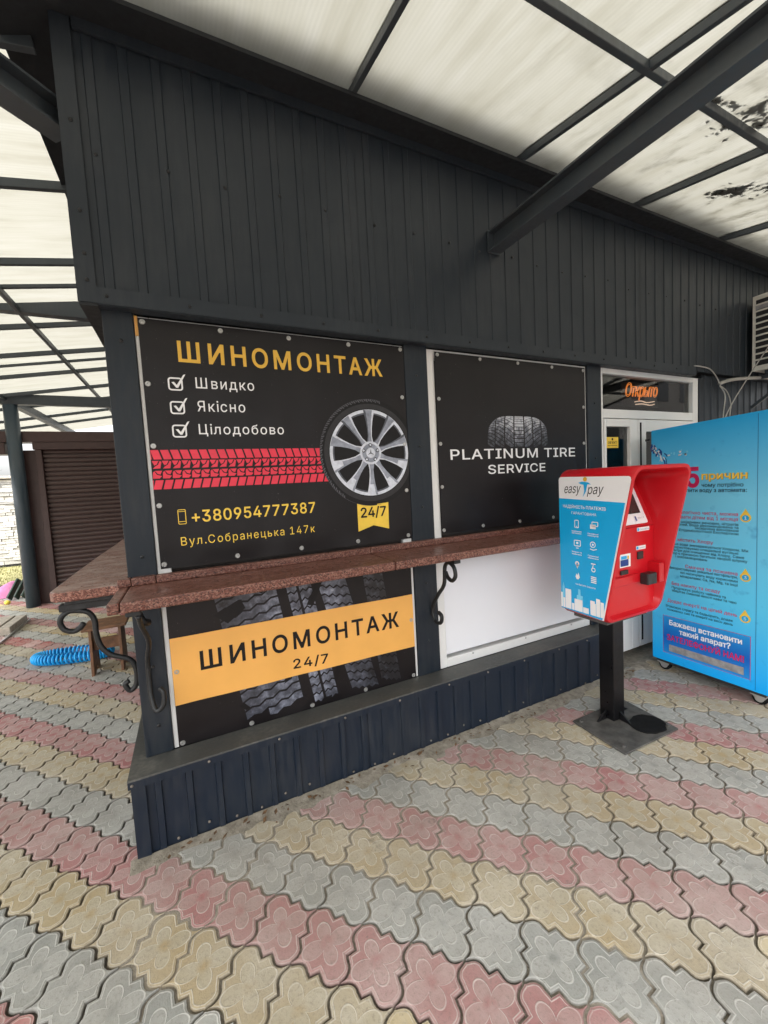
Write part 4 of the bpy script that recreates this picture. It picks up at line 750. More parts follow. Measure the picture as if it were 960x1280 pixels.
dl2 = lf.obj('door_leaf', 'upvc', kiosk, bevel=.004)
B().add([(3.345, .015, .75), (3.93, .015, .75), (3.93, .015, 1.80), (3.345, .015, 1.80)], [(0, 1, 2, 3)]).obj('pane', 'glass', dl2, fix=False)
B().box(3.262, 3.282, -.014, -.0125, .1, 1.87).obj('gasket', 'rubber', dl2)
hb = B(); hb.box(3.30, 3.325, -.03, -.012, .98, 1.16); hb.bar((3.312, -.04, 1.1), (3.43, -.045, 1.1), .016, .02); hb.obj('handle', 'upvc', dl2, bevel=.004)
# screws
def screws(pts, r, mat, name='screws'):
    b_ = B()
    for x, y, z in pts:
        b_.tube([(x, y+.001, z), (x, y-.003, z), (x, y-.006, z)], [r, r, r*.45], 7)
    o = b_.obj(name, mat, kiosk); o['kind'] = 'stuff'; return o
P_ = [(-.23+.3*k, -.064, 2.304) for k in range(15)]
for k, x in enumerate([-.2+.235*k for k in range(24)]):
    P_.append((x+random.uniform(-.02, .02), -.05, 2.86+random.uniform(-.015, .015)-(.0 if k % 2 else .01)))
P_ += [(-.29, -.058, z) for z in (2.36, 2.46, 2.62, 2.95)]
screws(P_, .0075, 'screw_dark')
P_ = [(-.2, -.014, z) for z in (.48, .75, 1.24, 2.15)]+[(1.22, -.014, z) for z in (.55, .9, 1.35, 1.7, 2.1)]+[(2.73, -.014, z) for z in (1.6, 2.0)]
screws(P_, .008, 'screw_dark')
screws([(-.27+.1165*k+random.uniform(-.012, .012), -.140, .03+random.uniform(-.012, .02)) for k in range(27) if random.random() < .75]+[(-.28+.3*k+random.uniform(-.04, .04), -.155, .331) for k in range(10)], .006, 'screw_worn')
screws([(1.55+.45*k, -.002, .392) for k in range(3)], .006, 'screw_steel')

# ================================================================== BANNERS
def wrinkle(x, z, x0, x1, z0, z1, seed):
    n = noise.noise(Vector((x*3.1+seed, z*2.3, seed)))*.006 + noise.noise(Vector((x*7+seed, z*1.7, seed+9)))*.0022
    e = min(1, min(x-x0, x1-x, z-z0, z1-z)/.06); e = max(0, e)
    sc = .0045*math.sin((x-x0)*2*math.pi/.31)*max(0, 1-(z-z0)/.10)      # scalloped lower edge between eyelets
    return max(-.012, min(.004, n*e*1.5))+sc*.6
def banner(name, x0, x1, z0, z1, label, seed, grom):
    """eyeleted vinyl sheet facing -Y; returns (root, Print)"""
    yb = -.013
    root_me = B().grid(lambda a, c: (a, yb+wrinkle(a, c, x0, x1, z0, z1, seed)+(0.004*math.sin((a-x0)*2*math.pi/.31) if False else 0), c), lins(x0, x1, 64), lins(z0, z1, 48))
    e = empty(name, ((x0+x1)/2, yb, z0), label, 'banner')
    sh = root_me.obj('sheet', 'banner_vinyl', e, smooth=True, fix=False)
    for a, c, d, f in ((x0, x1, z0, z0+.03), (x0, x1, z1-.03, z1)):
        B().grid(lambda u, v: (u, yb+wrinkle(u, v, x0, x1, z0, z1, seed)-.0006, v), lins(a, c, 64), lins(d, f, 3)).obj('hem', 'banner_vinyl', sh, smooth=True, fix=False)
    g0 = B().tube([(.0, -.0005, .0), (.0, -.0035, 0)], [.011, .0095], 12)
    gm = B(); n = 14
    for r0, r1, ya, yc in ((.0045, .0105, -.004, -.004),):
        gm.add([(r*math.cos(2*math.pi*k/n), y_, r*math.sin(2*math.pi*k/n)) for r, y_ in ((.0118, -.0005), (.0098, -.0042), (.0045, -.0042), (.003, -.001)) for k in range(n)],
               [(i*n+k, i*n+(k+1) % n, (i+1)*n+(k+1) % n, (i+1)*n+k) for i in range(3) for k in range(n)]+[tuple(3*n+k for k in range(n))])
    gme = gm.mesh('eyelet', 'screw_steel', fix=True)
    for gx, gz in grom:
        o = link('eyelet', gme, e); o.location = (gx, yb+wrinkle(gx, gz, x0, x1, z0, z1, seed)-.001, gz)
    return e, Print(lambda u, v, l_: (u, yb+wrinkle(u, v, x0, x1, z0, z1, seed)-.0007-.0008*l_, v)), sh
# --- upper left banner
bx0, bx1, bz0, bz1 = -.134, 1.142, 1.176, 2.252
gr = [(-.117, 2.236), (.191, 2.233), (.503, 2.233), (.815, 2.233), (1.122, 2.236), (1.12, 1.974), (1.12, 1.714), (1.118, 1.453), (1.116, 1.195), (.805, 1.195), (.495, 1.195), (.187, 1.195), (-.12, 1.195), (-.118, 1.455), (-.119, 1.714), (-.117, 1.978)]
e1, pr, sh1 = banner('advertising_banner', bx0, bx1, bz0, bz1, 'black banner with a wheel, red tread stripe and phone number above the counter', 3.1, gr)
pr.text('ШИНОМОНТАЖ', .008, 1.004, 2.082, .086, 'gold_print', bold=.022, space=1.2, letters=True)
for txt, u0, u1, v, cap in (('Швидко', .069, .321, 1.970, .047), ('Якісно', .068, .273, 1.868, .047), ('Цілодобово', .066, .446, 1.766, .045)):
    pr.text(txt, u0, u1, v, cap, 'white_print', bold=.004, space=1.15)
    c0 = v-.012
    pr.stroke(rrect(-.038, .014, c0, c0+.05, .010), .0065, 'white_print', closed=True)
    pr.poly([(-.027, c0+.032), (-.017, c0+.034), (-.007, c0+.021), (.022, c0+.066), (.031, c0+.069), (-.002, c0+.009), (-.010, c0+.009)], 'white_print', 2)
# red tread stripe
pd = .0385
for k in range(-1, 22):
    u = -.134+pd*k
    def cl(P): return [(min(max(x, -.1338), .668), y) for x, y in P]
    def emit(P):
        P = cl(P)
        if max(x for x, y in P)-min(x for x, y in P) > .004: pr.poly(P, 'band_red_print')
    emit([(u+.012, 1.656), (u+.012+.031, 1.656), (u+.031, 1.697), (u, 1.697)])
    emit([(u, 1.526), (u+.031, 1.526), (u+.012+.031, 1.566), (u+.012, 1.566)])
    emit([(u+.003, 1.650), (u+.030, 1.650), (u+.021, 1.634), (u+.012, 1.630)])
    emit([(u+.026, 1.633), (u+.034, 1.650), (u+.040, 1.645), (u+.034, 1.617), (u+.006, 1.616), (u+.014, 1.626)])
    emit([(u+.012, 1.607), (u+.04, 1.607), (u+.032, 1.590), (u+.022, 1.594)])
    emit([(u+.004, 1.600), (u+.010, 1.606), (u+.018, 1.590), (u+.038, 1.584), (u+.028, 1.573), (u+.002, 1.573)])
# wheel
WX, WZ = .908, 1.668
for ra, rb in ((0, .06), (.06, .12), (.12, .18), (.18, .235), (.235, .286)): pr.ring(WX, WZ, ra, rb, 'black_print', 2, n=72, clip=1.1415)
pr.ring(WX, WZ, .236, .262, 'tyre_print', 3, n=72, clip=1.141)
for k in range(64):
    a = 75+160*k/64; t0 = rad(a); t1 = rad(a+1.6); q = .272+.004*(k % 2)
    if 60 < a < 235: pr.poly([(WX+q*math.cos(t0), WZ+q*math.sin(t0)), (WX+.286*math.cos(t0+.025), WZ+.286*math.sin(t0+.025)), (WX+.286*math.cos(t1+.025), WZ+.286*math.sin(t1+.025)), (WX+q*math.cos(t1), WZ+q*math.sin(t1))], 'tyre_mark_print', 3)
pr.ring(WX, WZ, .2855, .2868, 'tyre_mark_print', 4, 80, 280, 60)
pr.ring(WX, WZ, .2155, .232, 'silver_light_print', 3, n=60, clip=1.141)
pr.ring(WX, WZ, .207, .2155, 'silver_dark_print', 3, n=60)
for k in range(10):
    a = rad(90+36*k)
    def pt(r, s_):
        return (WX+r*math.cos(a)-s_*math.sin(a), WZ+r*math.sin(a)+s_*math.cos(a))
    prof = [(.05, .020), (.09, .0115), (.13, .0135), (.17, .019), (.205, .027), (.229, .033)]
    bright = 'silver_light_print' if k in (3, 4, 5, 6, 7) else 'silver_mid_print'
    for i in range(len(prof)-1):
        (r0, w0), (r1, w1) = prof[i], prof[i+1]
        pr.poly([pt(r0, -w0), pt(r0, -w0*.55), pt(r1, -w1*.62), pt(r1, -w1)], 'silver_light_print', 4)
        pr.poly([pt(r0, -w0*.55), pt(r0, w0*.55), pt(r1, w1*.62), pt(r1, -w1*.62)], bright if i > 2 else 'silver_mid_print', 4)
        pr.poly([pt(r0, w0*.55), pt(r0, w0), pt(r1, w1), pt(r1, w1*.62)], 'silver_dark_print' if k in (0, 1, 9, 8) else 'silver_mid_print', 4)
pr.ring(WX, WZ, 0, .062, 'silver_mid_print', 5, n=30); pr.ring(WX, WZ, .05, .062, 'silver_light_print', 6, n=30)
for k in range(5):
    a = rad(90+72*k); pr.ring(WX+.043*math.cos(a), WZ+.043*math.sin(a), 0, .0105, 'black_print', 6, n=12); pr.ring(WX+.043*math.cos(a), WZ+.043*math.sin(a), 0, .0062, 'silver_light_print', 7, n=10)
pr.ring(WX, WZ, 0, .027, 'silver_light_print', 6, n=24)
for k in range(3):
    a = rad(90+120*k); a1, a2 = a+rad(60), a-rad(60)
    pr.poly([(WX+.023*math.cos(a), WZ+.023*math.sin(a)), (WX+.004*math.cos(a1), WZ+.004*math.sin(a1)), (WX, WZ), (WX+.004*math.cos(a2), WZ+.004*math.sin(a2))], 'silver_dark_print', 7)
# phone icon, number, address, ribbon
pr.stroke(rrect(-.048, -.018, 1.367, 1.431, .004), .003, 'yellow_print', closed=True)
pr.stroke([(-.048, 1.378), (-.018, 1.378)], .0025, 'yellow_print'); pr.stroke([(-.048, 1.423), (-.018, 1.423)], .0025, 'yellow_print')
pr.text('+380954777387', .006, .579, 1.371, .052, 'yellow_print', bold=.016, space=1.05)
pr.text('Вул.Собранецька 147к', -.046, .569, 1.270, .038, 'yellow_print', bold=0, space=1.2)
pr.poly([(.813, 1.397), (.812, 1.246), (.903, 1.273), (.995, 1.246), (.999, 1.394), (.903, 1.386)], 'yellow_print', 1)
pr.text('24/7', .83, .982, 1.321, .052, 'black_print', 4, bold=.02, letters=True)
pr.build(e1)
# --- lower left banner
cx0, cx1, cz0, cz1 = -.129, 1.122, .354, 1.086
gr = [(-.113, .368), (.19, .366), (.495, .366), (.798, .366), (1.104, .368), (1.105, .70), (-.111, .703)]
e2, pr, sh2 = banner('advertising_banner', cx0, cx1, cz0, cz1, 'black banner with tyre treads and an amber lettered band below the counter', 17.3, gr)
for (ax, az, bx_, bz_, wd, sl_, n) in ((.20, 1.07, .315, .38, .27, .30, 15), (.455, 1.07, .575, .38, .125, .10, 15), (.625, 1.07, .80, .38, .16, -.16, 14), (.87, 1.07, .96, .38, .12, -.28, 14)):
    for i in range(n):
        t0, t1 = i/n+.008, (i+1)/n-.006
        q0 = (ax+(bx_-ax)*t0, az+(bz_-az)*t0); q1 = (ax+(bx_-ax)*t1, az+(bz_-az)*t1)
        m_ = 9; up, dn = [], []
        for k in range(m_):
            s_ = (k/(m_-1)-.5); zz = .007*(1 if k % 2 else -1)*(1 if abs(s_) < .45 else 0)
            up.append((q0[0]+s_*wd, q0[1]+s_*wd*sl_+zz)); dn.append((q1[0]+s_*wd, q1[1]+s_*wd*sl_+zz))
        for k in range(m_-1):
            P = [up[k], dn[k], dn[k+1], up[k+1]]
            if min(y for x, y in P) < cz0+.004 or max(y for x, y in P) > cz1-.004: continue
            if n == 15 and wd < .2 and k in (3,): continue
            pr.poly(P, 'tread_print', 1)
for P in ([(.06, .93), (.33, 1.06), (.37, 1.06), (.12, .88)], [(.50, .90), (.585, 1.06), (.61, 1.05), (.535, .89)], [(.55, .37), (.64, .53), (.665, .53), (.60, .38)], [(.14, .47), (.40, .56), (.40, .535), (.17, .44)]):
    pr.poly(P, 'black_print', 2)
lw = lambda u: .859-.009*(u+.124)/1.25
pr._b('amber_print', 'print').grid(lambda a, c: pr.fn(a, lw(a)-.311*c, 3), lins(cx0+.001, cx1-.001, 50), lins(0, 1, 14))
pr.text('ШИНОМОНТАЖ', -.012, 1.024, .688, .086, 'black_print', 4, bold=.022, space=1.2, tilt=-.008, letters=True)
pr.text('24/7', .411, .595, .583, .048, 'black_print', 4, bold=.02, space=1.15, tilt=-.01, letters=True)
pr.build(e2)
# --- right banner
dx0, dx1, dz0, dz1 = 1.348, 2.628, 1.182, 2.246
gr = [(1.368, 2.230), (1.681, 2.230), (1.99, 2.230), (2.30, 2.228), (2.61, 2.226), (2.608, 1.968), (2.606, 1.71), (2.605, 1.455), (2.60, 1.198), (1.366, 1.976), (1.364, 1.714), (1.362, 1.459), (1.362, 1.199), (1.659, 1.199), (1.968, 1.199), (2.28, 1.199)]
e3, pr, sh3 = banner('advertising_banner', dx0, dx1, dz0, dz1, 'black banner with a tyre crown and white lettering next to the door', 31.7, gr)
pr.text('PLATINUM TIRE', 1.433, 2.514, 1.619, .060, 'white_print', bold=.012, space=1.06, letters=True)
pr.text('SERVICE', 1.717, 2.217, 1.523, .055, 'white_print', bold=.012, space=1.05, letters=True)
TX, TZ = 1.982, 1.70
def crown(u, t):                      # u -1..1 across, t 0..1 from lower rim to top of the tyre
    bulge = 1-.10*(abs(u)**4); hw = .262*(1-.10*t*t)
    return (TX+u*hw, 1.69+(.198*math.sin(t*math.pi/2))*(1-.30*abs(u)**5))
ribs = [(-1, -.80), (-.77, -.50), (-.46, -.19), (-.15, .15), (.19, .46), (.50, .77), (.80, 1)]
for a, c in ribs:
    n = 11 if abs(a+c) > 1.2 or abs(a+c) < .3 else 8
    for i in range(n):
        t0, t1 = i/n+.008, (i+1)/n-.012; sk = .05 if a > 0 else -.05
        if abs(a+c) < .2: sk = 0
        for k in range(3):
            u0, u1 = a+(c-a)*k/3, a+(c-a)*(k+1)/3
            f = lambda t_, j: min(1, max(0, t_+sk*(j-1.5)))
            pr.poly([crown(u0, f(t0, k)), crown(u1, f(t0, k+1)), crown(u1, f(t1, k+1)), crown(u0, f(t1, k))], 'platinum_tread_print', 1)
pr.build(e3)

# ================================================================== COUNTERS
ctr = empty('counter_shelf', (1.1, -.19, 1.085), 'narrow red granite counter along the front under the banners', 'counter')
for x0, x1 in ((-.293, -.255), (-.2525, .86), (.8625, 1.98), (1.9825, 2.80)):
    B().box(x0, x1, -.336, -.016, 1.083, 1.124).obj('slab', 'granite', ctr, bevel=.006)
for x0, x1 in ((-.295, -.247), (-.2445, -.155), (-.1525, .86), (.8625, 1.98), (1.9825, 2.80)):
    B().box(x0, x1, -.052, -.0165, 1.1245, 1.158).obj('upstand', 'granite', ctr, bevel=.004)
def strap(pts, n=7, wd=.016, th=.006, plane='x'):
    return spline(pts, n)
for bx_ in (1.245, 2.45):
    br = B(); br.box(bx_-.02, bx_+.02, -.30, -.014, 1.056, 1.082)
    bk = br.obj('bracket', 'iron', ctr, bevel=.003)
    P = [(-.185, .993), (-.205, .965), (-.245, .955), (-.275, .985), (-.265, 1.03), (-.22, 1.05), (-.18, 1.02), (-.165, .92), (-.10, .845), (-.05, .78), (-.035, .72), (-.065, .675), (-.115, .685), (-.125, .725), (-.095, .74)]
    B().tube(spline([(bx_, y, z) for y, z in P], 7), .011, 8).obj('scroll', 'iron', bk, smooth=True)
br = B(); br.box(-.245, -.195, -.29, -.014, 1.056, 1.082); bk = br.obj('bracket', 'iron', ctr, bevel=.003)
P = [(-.205, -.27, 1.05), (-.207, -.20, .99), (-.196, -.12, .90), (-.214, -.05, .80), (-.217, -.036, .71), (-.212, -.05, .62), (-.195, -.075, .578), (-.168, -.085, .60), (-.164, -.08, .65), (-.178, -.07, .672)]
B().tube(spline(P, 7), [.010]*64, 8).obj('scroll', 'iron', bk, smooth=True)
P = [(-.225, -.16, 1.05), (-.205, -.17, 1.00), (-.19, -.14, .985)]
B().tube(spline(P, 6), .015, 8).obj('leaf_tip', 'iron', bk, smooth=True)
side = empty('counter_shelf', (-.42, 1.5, 1.08), 'wide pinkish granite counter along the left side of the kiosk', 'counter')
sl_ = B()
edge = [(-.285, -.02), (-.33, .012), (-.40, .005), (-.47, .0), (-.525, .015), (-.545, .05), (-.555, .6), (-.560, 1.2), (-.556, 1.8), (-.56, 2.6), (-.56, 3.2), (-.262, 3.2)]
sl_.prism(edge, 'z', 1.086, 1.128); sl_.obj('slab', 'granite_reflect', side, bevel=.006)
for y in (.1, 1.3, 2.5):
    br = B(); br.box(-.53, -.262, y-.02, y+.02, 1.03, 1.06); br.box(-.50, -.27, y-.05, y+.05, 1.062, 1.085); bk = br.obj('bracket', 'iron', side, bevel=.003)
    P = [(-.452, .965), (-.470, .945), (-.492, .936), (-.522, .95), (-.534, .985), (-.522, 1.012), (-.494, 1.026), (-.437, 1.012), (-.414, .971), (-.413, .916), (-.402, .853), (-.367, .803), (-.302, .767), (-.279, .718), (-.282, .648), (-.308, .62), (-.326, .653), (-.31, .666)]
    B().tube(spline([(x, y, z) for x, z in P], 6), .0115, 8).obj('scroll', 'iron', bk, smooth=True)

# ================================================================== FRONT CANOPY (falls towards the viewer)
zf = lambda y: 3.375+.2*(y+.12)
can = empty('canopy', (2.0, -3.3, 0), 'dark steel canopy with translucent sheets sloping over the front paving', 'canopy')
YE = -3.45
RX = [-2.32, -1.24, -.16, .845, 1.90, 2.985, 4.10, 5.2, 6.3, 7.4]
for x in RX:
    ys = min(-.2, x+.3)-.0
    if x > -.3: B().bar((x, -.06, zf(-.06)-.02), (x, YE, zf(YE)-.02), .024, .038).obj('rafter', 'steel_paint', can, bevel=.003)
    else: B().bar((x, x+.3, zf(x+.3)-.02), (x, YE, zf(YE)-.02), .024, .038).obj('rafter', 'steel_paint', can, bevel=.003)
for y in (-.90, -1.75, -2.6, YE):
    B().bar((y-.3, y, zf(y)-.022), (7.4, y, zf(y)-.022), .028, .040).obj('purlin', 'steel_paint', can, bevel=.003)
XS = [-.16, .845, 1.90, 2.985, 4.10, 5.2, 6.3, 7.4]
def sheet(poly, fz, mat, parent, th=.010):
    b_ = B(); n = len(poly)
    b_.add([(x, y, fz(x, y)) for x, y in poly], [tuple(range(n))]); b_.obj('roof_panel', mat, parent, fix=False)
ff = lambda x, y: zf(y)+.006
for a, c in zip(XS[:-1], XS[1:]):
    for ya, yb in ((-.075, -1.75), (-1.752, YE-.05)):
        sheet([(a+.002, ya), (a+.002, yb), (c-.002, yb), (c-.002, ya)], ff, 'polycarbonate_front', can)
sheet([(-.162, -.075), (-.38, -.075), (YE-.35, YE-.05), (-.162, YE-.05)], ff, 'polycarbonate_front', can)
# joint caps seen through the sheets
for x in RX[2:]:
    B().bar((x, -.21, zf(-.21)+.014), (x, YE, zf(YE)+.014), .03, .006).obj('joint_cap', 'steel_paint', can)
def ibeam(a, b_, wd, ht, th=.008):
    o = B(); u = Vector((0, 0, 1)); d = (Vector(b_)-Vector(a)).normalized(); u = (u-d*u.dot(d)).normalized()
    o.bar(Vector(a), Vector(b_), th, ht-.022); o.bar(Vector(a)+u*(ht/2-.005), Vector(b_)+u*(ht/2-.005), wd, .010); o.bar(Vector(a)-u*(ht/2-.005), Vector(b_)-u*(ht/2-.005), wd, .010); return o
for x in (1.785, 6.4):
    ibeam((x, -.05, 2.915), (x, -3.40, 2.82), .085, .115).obj('main_beam', 'steel_paint', can)
    B().box(x-.048, x+.048, -.0605, -.0535, 2.85, 2.98).obj('end_plate', 'steel_paint', can)
    B().cyl((x, -3.32, 0), (x, -3.32, 2.765), .08, 20).obj('post', 'column_paint', can, smooth=False)
for x in (1.785, 6.4): B().box(x-.03, x+.03, -3.43, -3.37, 2.86, zf(YE)-.06).obj('stub', 'steel_paint', can)
B().cyl((-3.6, -3.4, 0), (-3.6, -3.4, 2.55), .08, 20).obj('post', 'column_paint', can)
# leaf heaps lying on top of the sheets
def heap(cx, cy, lx, ly, ang, n, seed, label):
    r = random.Random(seed); b_ = B(); ca, sa = math.cos(ang), math.sin(ang)
    cl_ = [(r.uniform(-.75, .75)*lx, r.gauss(0, .55)*ly, r.uniform(.25, 1.0)) for _ in range(11)]
    for k in range(n):
        cu_, cv_, cs = cl_[k % 11] if k % 5 else (r.uniform(-1, 1)*lx, r.gauss(0, .8)*ly, .6)
        u = cu_+r.gauss(0, .12)*lx*cs; v = cv_+r.gauss(0, .38)*ly*cs
        x = cx+u*ca-v*sa; y = cy+u*sa+v*ca; z = ff(x, y)+.002+r.random()*.012
        s_ = r.uniform(.006, .026); a = r.uniform(0, 6.3); p = Vector((x, y, z)); e1_ = Vector((math.cos(a), math.sin(a), r.uniform(-.1, .3)))*s_; e2_ = Vector((-math.sin(a), math.cos(a), r.uniform(-.1, .3)))*s_*.6
        b_.add([p-e1_, p-e1_*.2+e2_, p+e1_, p-e2_*.8], [(0, 1, 2, 3)])
    tag(b_.obj('leaf_heap', 'leaf_wet', fix=False), label, 'leaves', kind='stuff')
heap(2.72, -1.06, .30, .085, rad(-62), 620, 3, 'dark wet leaf heap on the canopy above the steel beam')
heap(3.42, -.60, .20, .06, rad(-50), 380, 8, 'small dark leaf heap on the canopy near the wall')
heap(2.45, -.93, .10, .012, rad(-10), 40, 12, 'thin trail of dark leaves on the canopy sheet')

# ================================================================== SIDE CANOPY (falls away to the left)
zs = lambda x: 3.300+.17*(x+.34)
scan = empty('canopy', (-2.13, 5.35, 0), 'side canopy of pale translucent sheets over the yard on a round column', 'canopy')
XE = -4.6
for y in (.05, .87, 1.69, 2.06, 2.85, 3.63, 3.97, 4.4, 5.24, 6.05, 6.95, 7.7):
    th = .026 if y in (2.06, 3.97) else .045
    B().bar((-.40, y, zs(-.40)-.02), (XE, y, zs(XE)-.02), .03, th).obj('rafter', 'steel_paint', scan, bevel=.002)
for x in (-1.16, -2.16, -3.4, XE):
    B().bar((x, .1 if x > -2 else x+.5, zs(x)-.045), (x, 8.8, zs(x)-.045), .03, .045).obj('purlin', 'steel_paint', scan, bevel=.002)
B().bar((-2.13, 5.4, 2.93), (-2.13, 8.8, 2.93), .09, .11).obj('main_beam', 'steel_paint', scan, bevel=.004)
B().bar((-.32, 2.45, 3.17), (-4.4, 2.45, 3.155), .09, .14).obj('main_beam', 'steel_paint', scan, bevel=.004)
B().bar((-.32, 5.35, 2.94), (-4.4, 5.35, 2.945), .10, .14).obj('main_beam', 'steel_paint', scan, bevel=.004)
ibeam((-.335, .045, 3.0), (-3.55, -3.35, 2.62), .10, .11).obj('hip_beam', 'steel_paint', scan)
B().bar((-.50, -.20, 3.31), (-3.75, -3.45, zs(-3.75)+.01), .05, .06).obj('hip_rafter', 'steel_paint', scan, bevel=.003)
fs_ = lambda x, y: zs(x)+.006
ys = [.05, 1.69, 3.63, 5.24, 6.95, 8.8]
sheet([(-.40, .048), (-.40, -.10), (-3.75, -3.45), (XE, -3.45), (XE, .048)], fs_, 'polycarbonate_side', scan)
for a, c in zip(ys[:-1], ys[1:]):
    sheet([(-.40 if a < 4.6 else 1.5, a+.002), (XE, a+.002), (XE, c-.002), (-.40 if c < 4.6 else 1.5, c-.002)], fs_, 'polycarbonate_side', scan)
colm = B().cyl((-2.13, 5.35, 0), (-2.13, 5.35, 2.868), .082, 28); co = colm.obj('column', 'column_paint', scan)
co.data.polygons.foreach_set('use_smooth', [len(p.vertices) == 4 for p in co.data.polygons])
B().cyl((-4.3, 2.45, 0), (-4.3, 2.45, 3.08), .08, 20).obj('column', 'column_paint', scan)

# ================================================================== PAYMENT TERMINAL
term = empty('payment_terminal', (2.215, -.48, 0), 'red payment kiosk with a blue and white side panel on a black post', 'payment terminal')
tx0, tx1, tz0, tz1 = 1.967, 2.475, .665, 1.520
yf = lambda z: -.785+(1.515-z)*.205
def ringpts(ins, fy, r=.07):
    return [(x, fy(z), z) for x, z in rrect(tx0+ins, tx1-ins, tz0+ins, tz1-ins, max(.01, r-ins*.6), 6)]
panel_y = lambda z: -.59 if z < 1.17 else -.59+(z-1.17)*.42
rings = [ringpts(.03, lambda z: -.325), ringpts(.006, lambda z: -.332), ringpts(0, lambda z: -.345), ringpts(0, lambda z: yf(z)+.012), ringpts(.004, yf), ringpts(.020, lambda z: yf(z)-.001), ringpts(.026, lambda z: yf(z)+.012), ringpts(.036, lambda z: panel_y(z)-.0)]
b_ = B(); n = len(rings[0])
for rg in rings: b_.v += rg
for i in range(len(rings)-1):
    for k in range(n): b_.f.append((i*n+k, i*n+(k+1) % n, (i+1)*n+(k+1) % n, (i+1)*n+k))
b_.f.append(tuple(range(n)))
shell = b_.obj('housing', 'red_plastic', term, smooth=True)
md = shell.modifiers.new('e', 'EDGE_SPLIT'); md.split_angle = rad(42)
xi0, xi1 = tx0+.03, tx1-.03
B().box(xi0, xi1, -.592, -.57, tz0+.03, 1.172).obj('front_panel', 'red_plastic', term, bevel=.003)
B().prism([(-.592, 1.174), (-.592+.32*.42, 1.494), (-.57+.32*.42, 1.494), (-.57, 1.174)], 'x', xi0, xi1).obj('screen_panel', 'red_plastic', term, bevel=.003)
sp = lambda u, v, l_: (u, -.592+v*.387-.004*l_, 1.176+v*.922+.0015*l_)      # v along the slanted panel, metres
pt_ = Print(sp)
bz = B(); 
for a in (0, 1):
    bz.add([sp(u, v, 1+3*a) for u, v in rrect(2.03, 2.375, .012, .325, .012, 3)], [tuple(range(16))])
bz.f += [(k, (k+1) % 16, 16+(k+1) % 16, 16+k) for k in range(16)]
bzo = bz.obj('screen_bezel', 'white_print', term)
B().add([sp(u, v, 4.6) for u, v in rrect(2.055, 2.335, .075, .29, .004, 2)], [tuple(range(12))]).obj('screen', 'screen', bzo, fix=False)
pt_.stroke([(2.055, .075), (2.335, .075), (2.335, .29)], .005, 'black_print', 4.9, part='screen_edge')
pt_.rect(2.27, 2.28, .028, .055, 'navy_print', 4.9, part='print'); pt_.text('24 / 7', 2.295, 2.35, .04, .008, 'black_print', 4.9)
pt_.build(bzo)
fpn = Print(lambda u, v, l_: (u, -.5925-.0012*l_, v))
fpn.rect(2.285, 2.40, 1.145, 1.168, 'white_print', 1); fpn.rect(2.288, 2.302, 1.148, 1.165, 'cyan_print', 2)
fpn.rect(2.275, 2.365, 1.04, 1.062, 'white_print', 1); fpn.rect(2.278, 2.296, 1.043, 1.059, 'cyan_print', 2)
fpn.rect(2.13, 2.225, .955, 1.03, 'white_print', 1); fpn.rect(2.135, 2.205, .962, .999, 'navy_print', 2); fpn.rect(2.195, 2.21, .999, 1.018, 'gold_print', 2); fpn.rect(2.14, 2.19, 1.002, 1.02, 'cyan_print', 2)
fpn.text('Оплата', 2.306, 2.392, 1.151, .010, 'silver_mid_print', 2); fpn.text('Прийом', 2.30, 2.36, 1.047, .008, 'silver_mid_print', 2)
fpn.build(term)
B().box(2.285, 2.335, -.600, -.591, .985, 1.03).obj('bill_slot', 'black_box', term, bevel=.003)
B().box(2.13, 2.195, -.602, -.591, .915, .94).obj('card_slot', 'black_box', term, bevel=.003)
B().box(2.06, 2.42, -.606, -.591, .855, .905).obj('lock_bar', 'red_plastic', term, bevel=.004)
B().box(2.385, 2.425, -.66, -.591, .85, .96).obj('lock_hasp', 'red_plastic', term, bevel=.004)
B().box(2.285, 2.37, -.655, -.607, .845, .91).obj('lock_box', 'black_box', term, bevel=.006)
# side panel decal
sdp = Print(lambda u, v, l_: (tx0-.0012-.0009*l_, -u, v))
yfe = lambda v: .768-(1.468-v)*.205+.004
top_ = [(.352, 1.480), (.765, 1.470), (.771, 1.462), (.770, 1.452)]
sdp.poly([(.336, 1.464), (.340, 1.475), (.350, 1.480)][::-1]+[(.336, .70), (yfe(.70)-.004, .692), (yfe(1.45), 1.450), (.766, 1.464), (.756, 1.470)], 'white_print', 0, part='decal')
sdp.poly([(.336, 1.356), (.336, .70), (yfe(.70)-.012, .694), (yfe(1.336)-.008, 1.336)], 'cyan_print', 1, part='decal')
sdp.text('easy', .375, .484, 1.386, .052, 'black_print', 1, bold=.0, shear=.3)
sdp.text('pay', .521, .622, 1.380, .052, 'black_print', 1, bold=.0, shear=.3)
sdp.ring(.511, 1.462, 0, .0125, 'gold_print', 1, n=16)
sdp.poly([(.468, 1.443), (.49, 1.449), (.511, 1.447), (.53, 1.444), (.548, 1.432), (.525, 1.434), (.522, 1.420), (.516, 1.395), (.496, 1.362), (.505, 1.398), (.502, 1.432), (.488, 1.434)], 'cyan_print', 1)
sdp.text('НАДІЙНІСТЬ ПЛАТЕЖІВ', .364, .632, 1.302, .018, 'white_print', 2, bold=.01, tilt=-.010)
sdp.text('ГАРАНТОВАНА', .421, .577, 1.266, .016, 'white_print', 2, tilt=-.006)
I = lambda P, wd=.0045: sdp.stroke(P, wd, 'white_print', 2)
IC = lambda P, wd=.0045: sdp.stroke(P, wd, 'white_print', 2, closed=True)
IC(rrect(.441, .465, 1.190, 1.232, .003, 2)); I([(.449, 1.197), (.457, 1.197)])
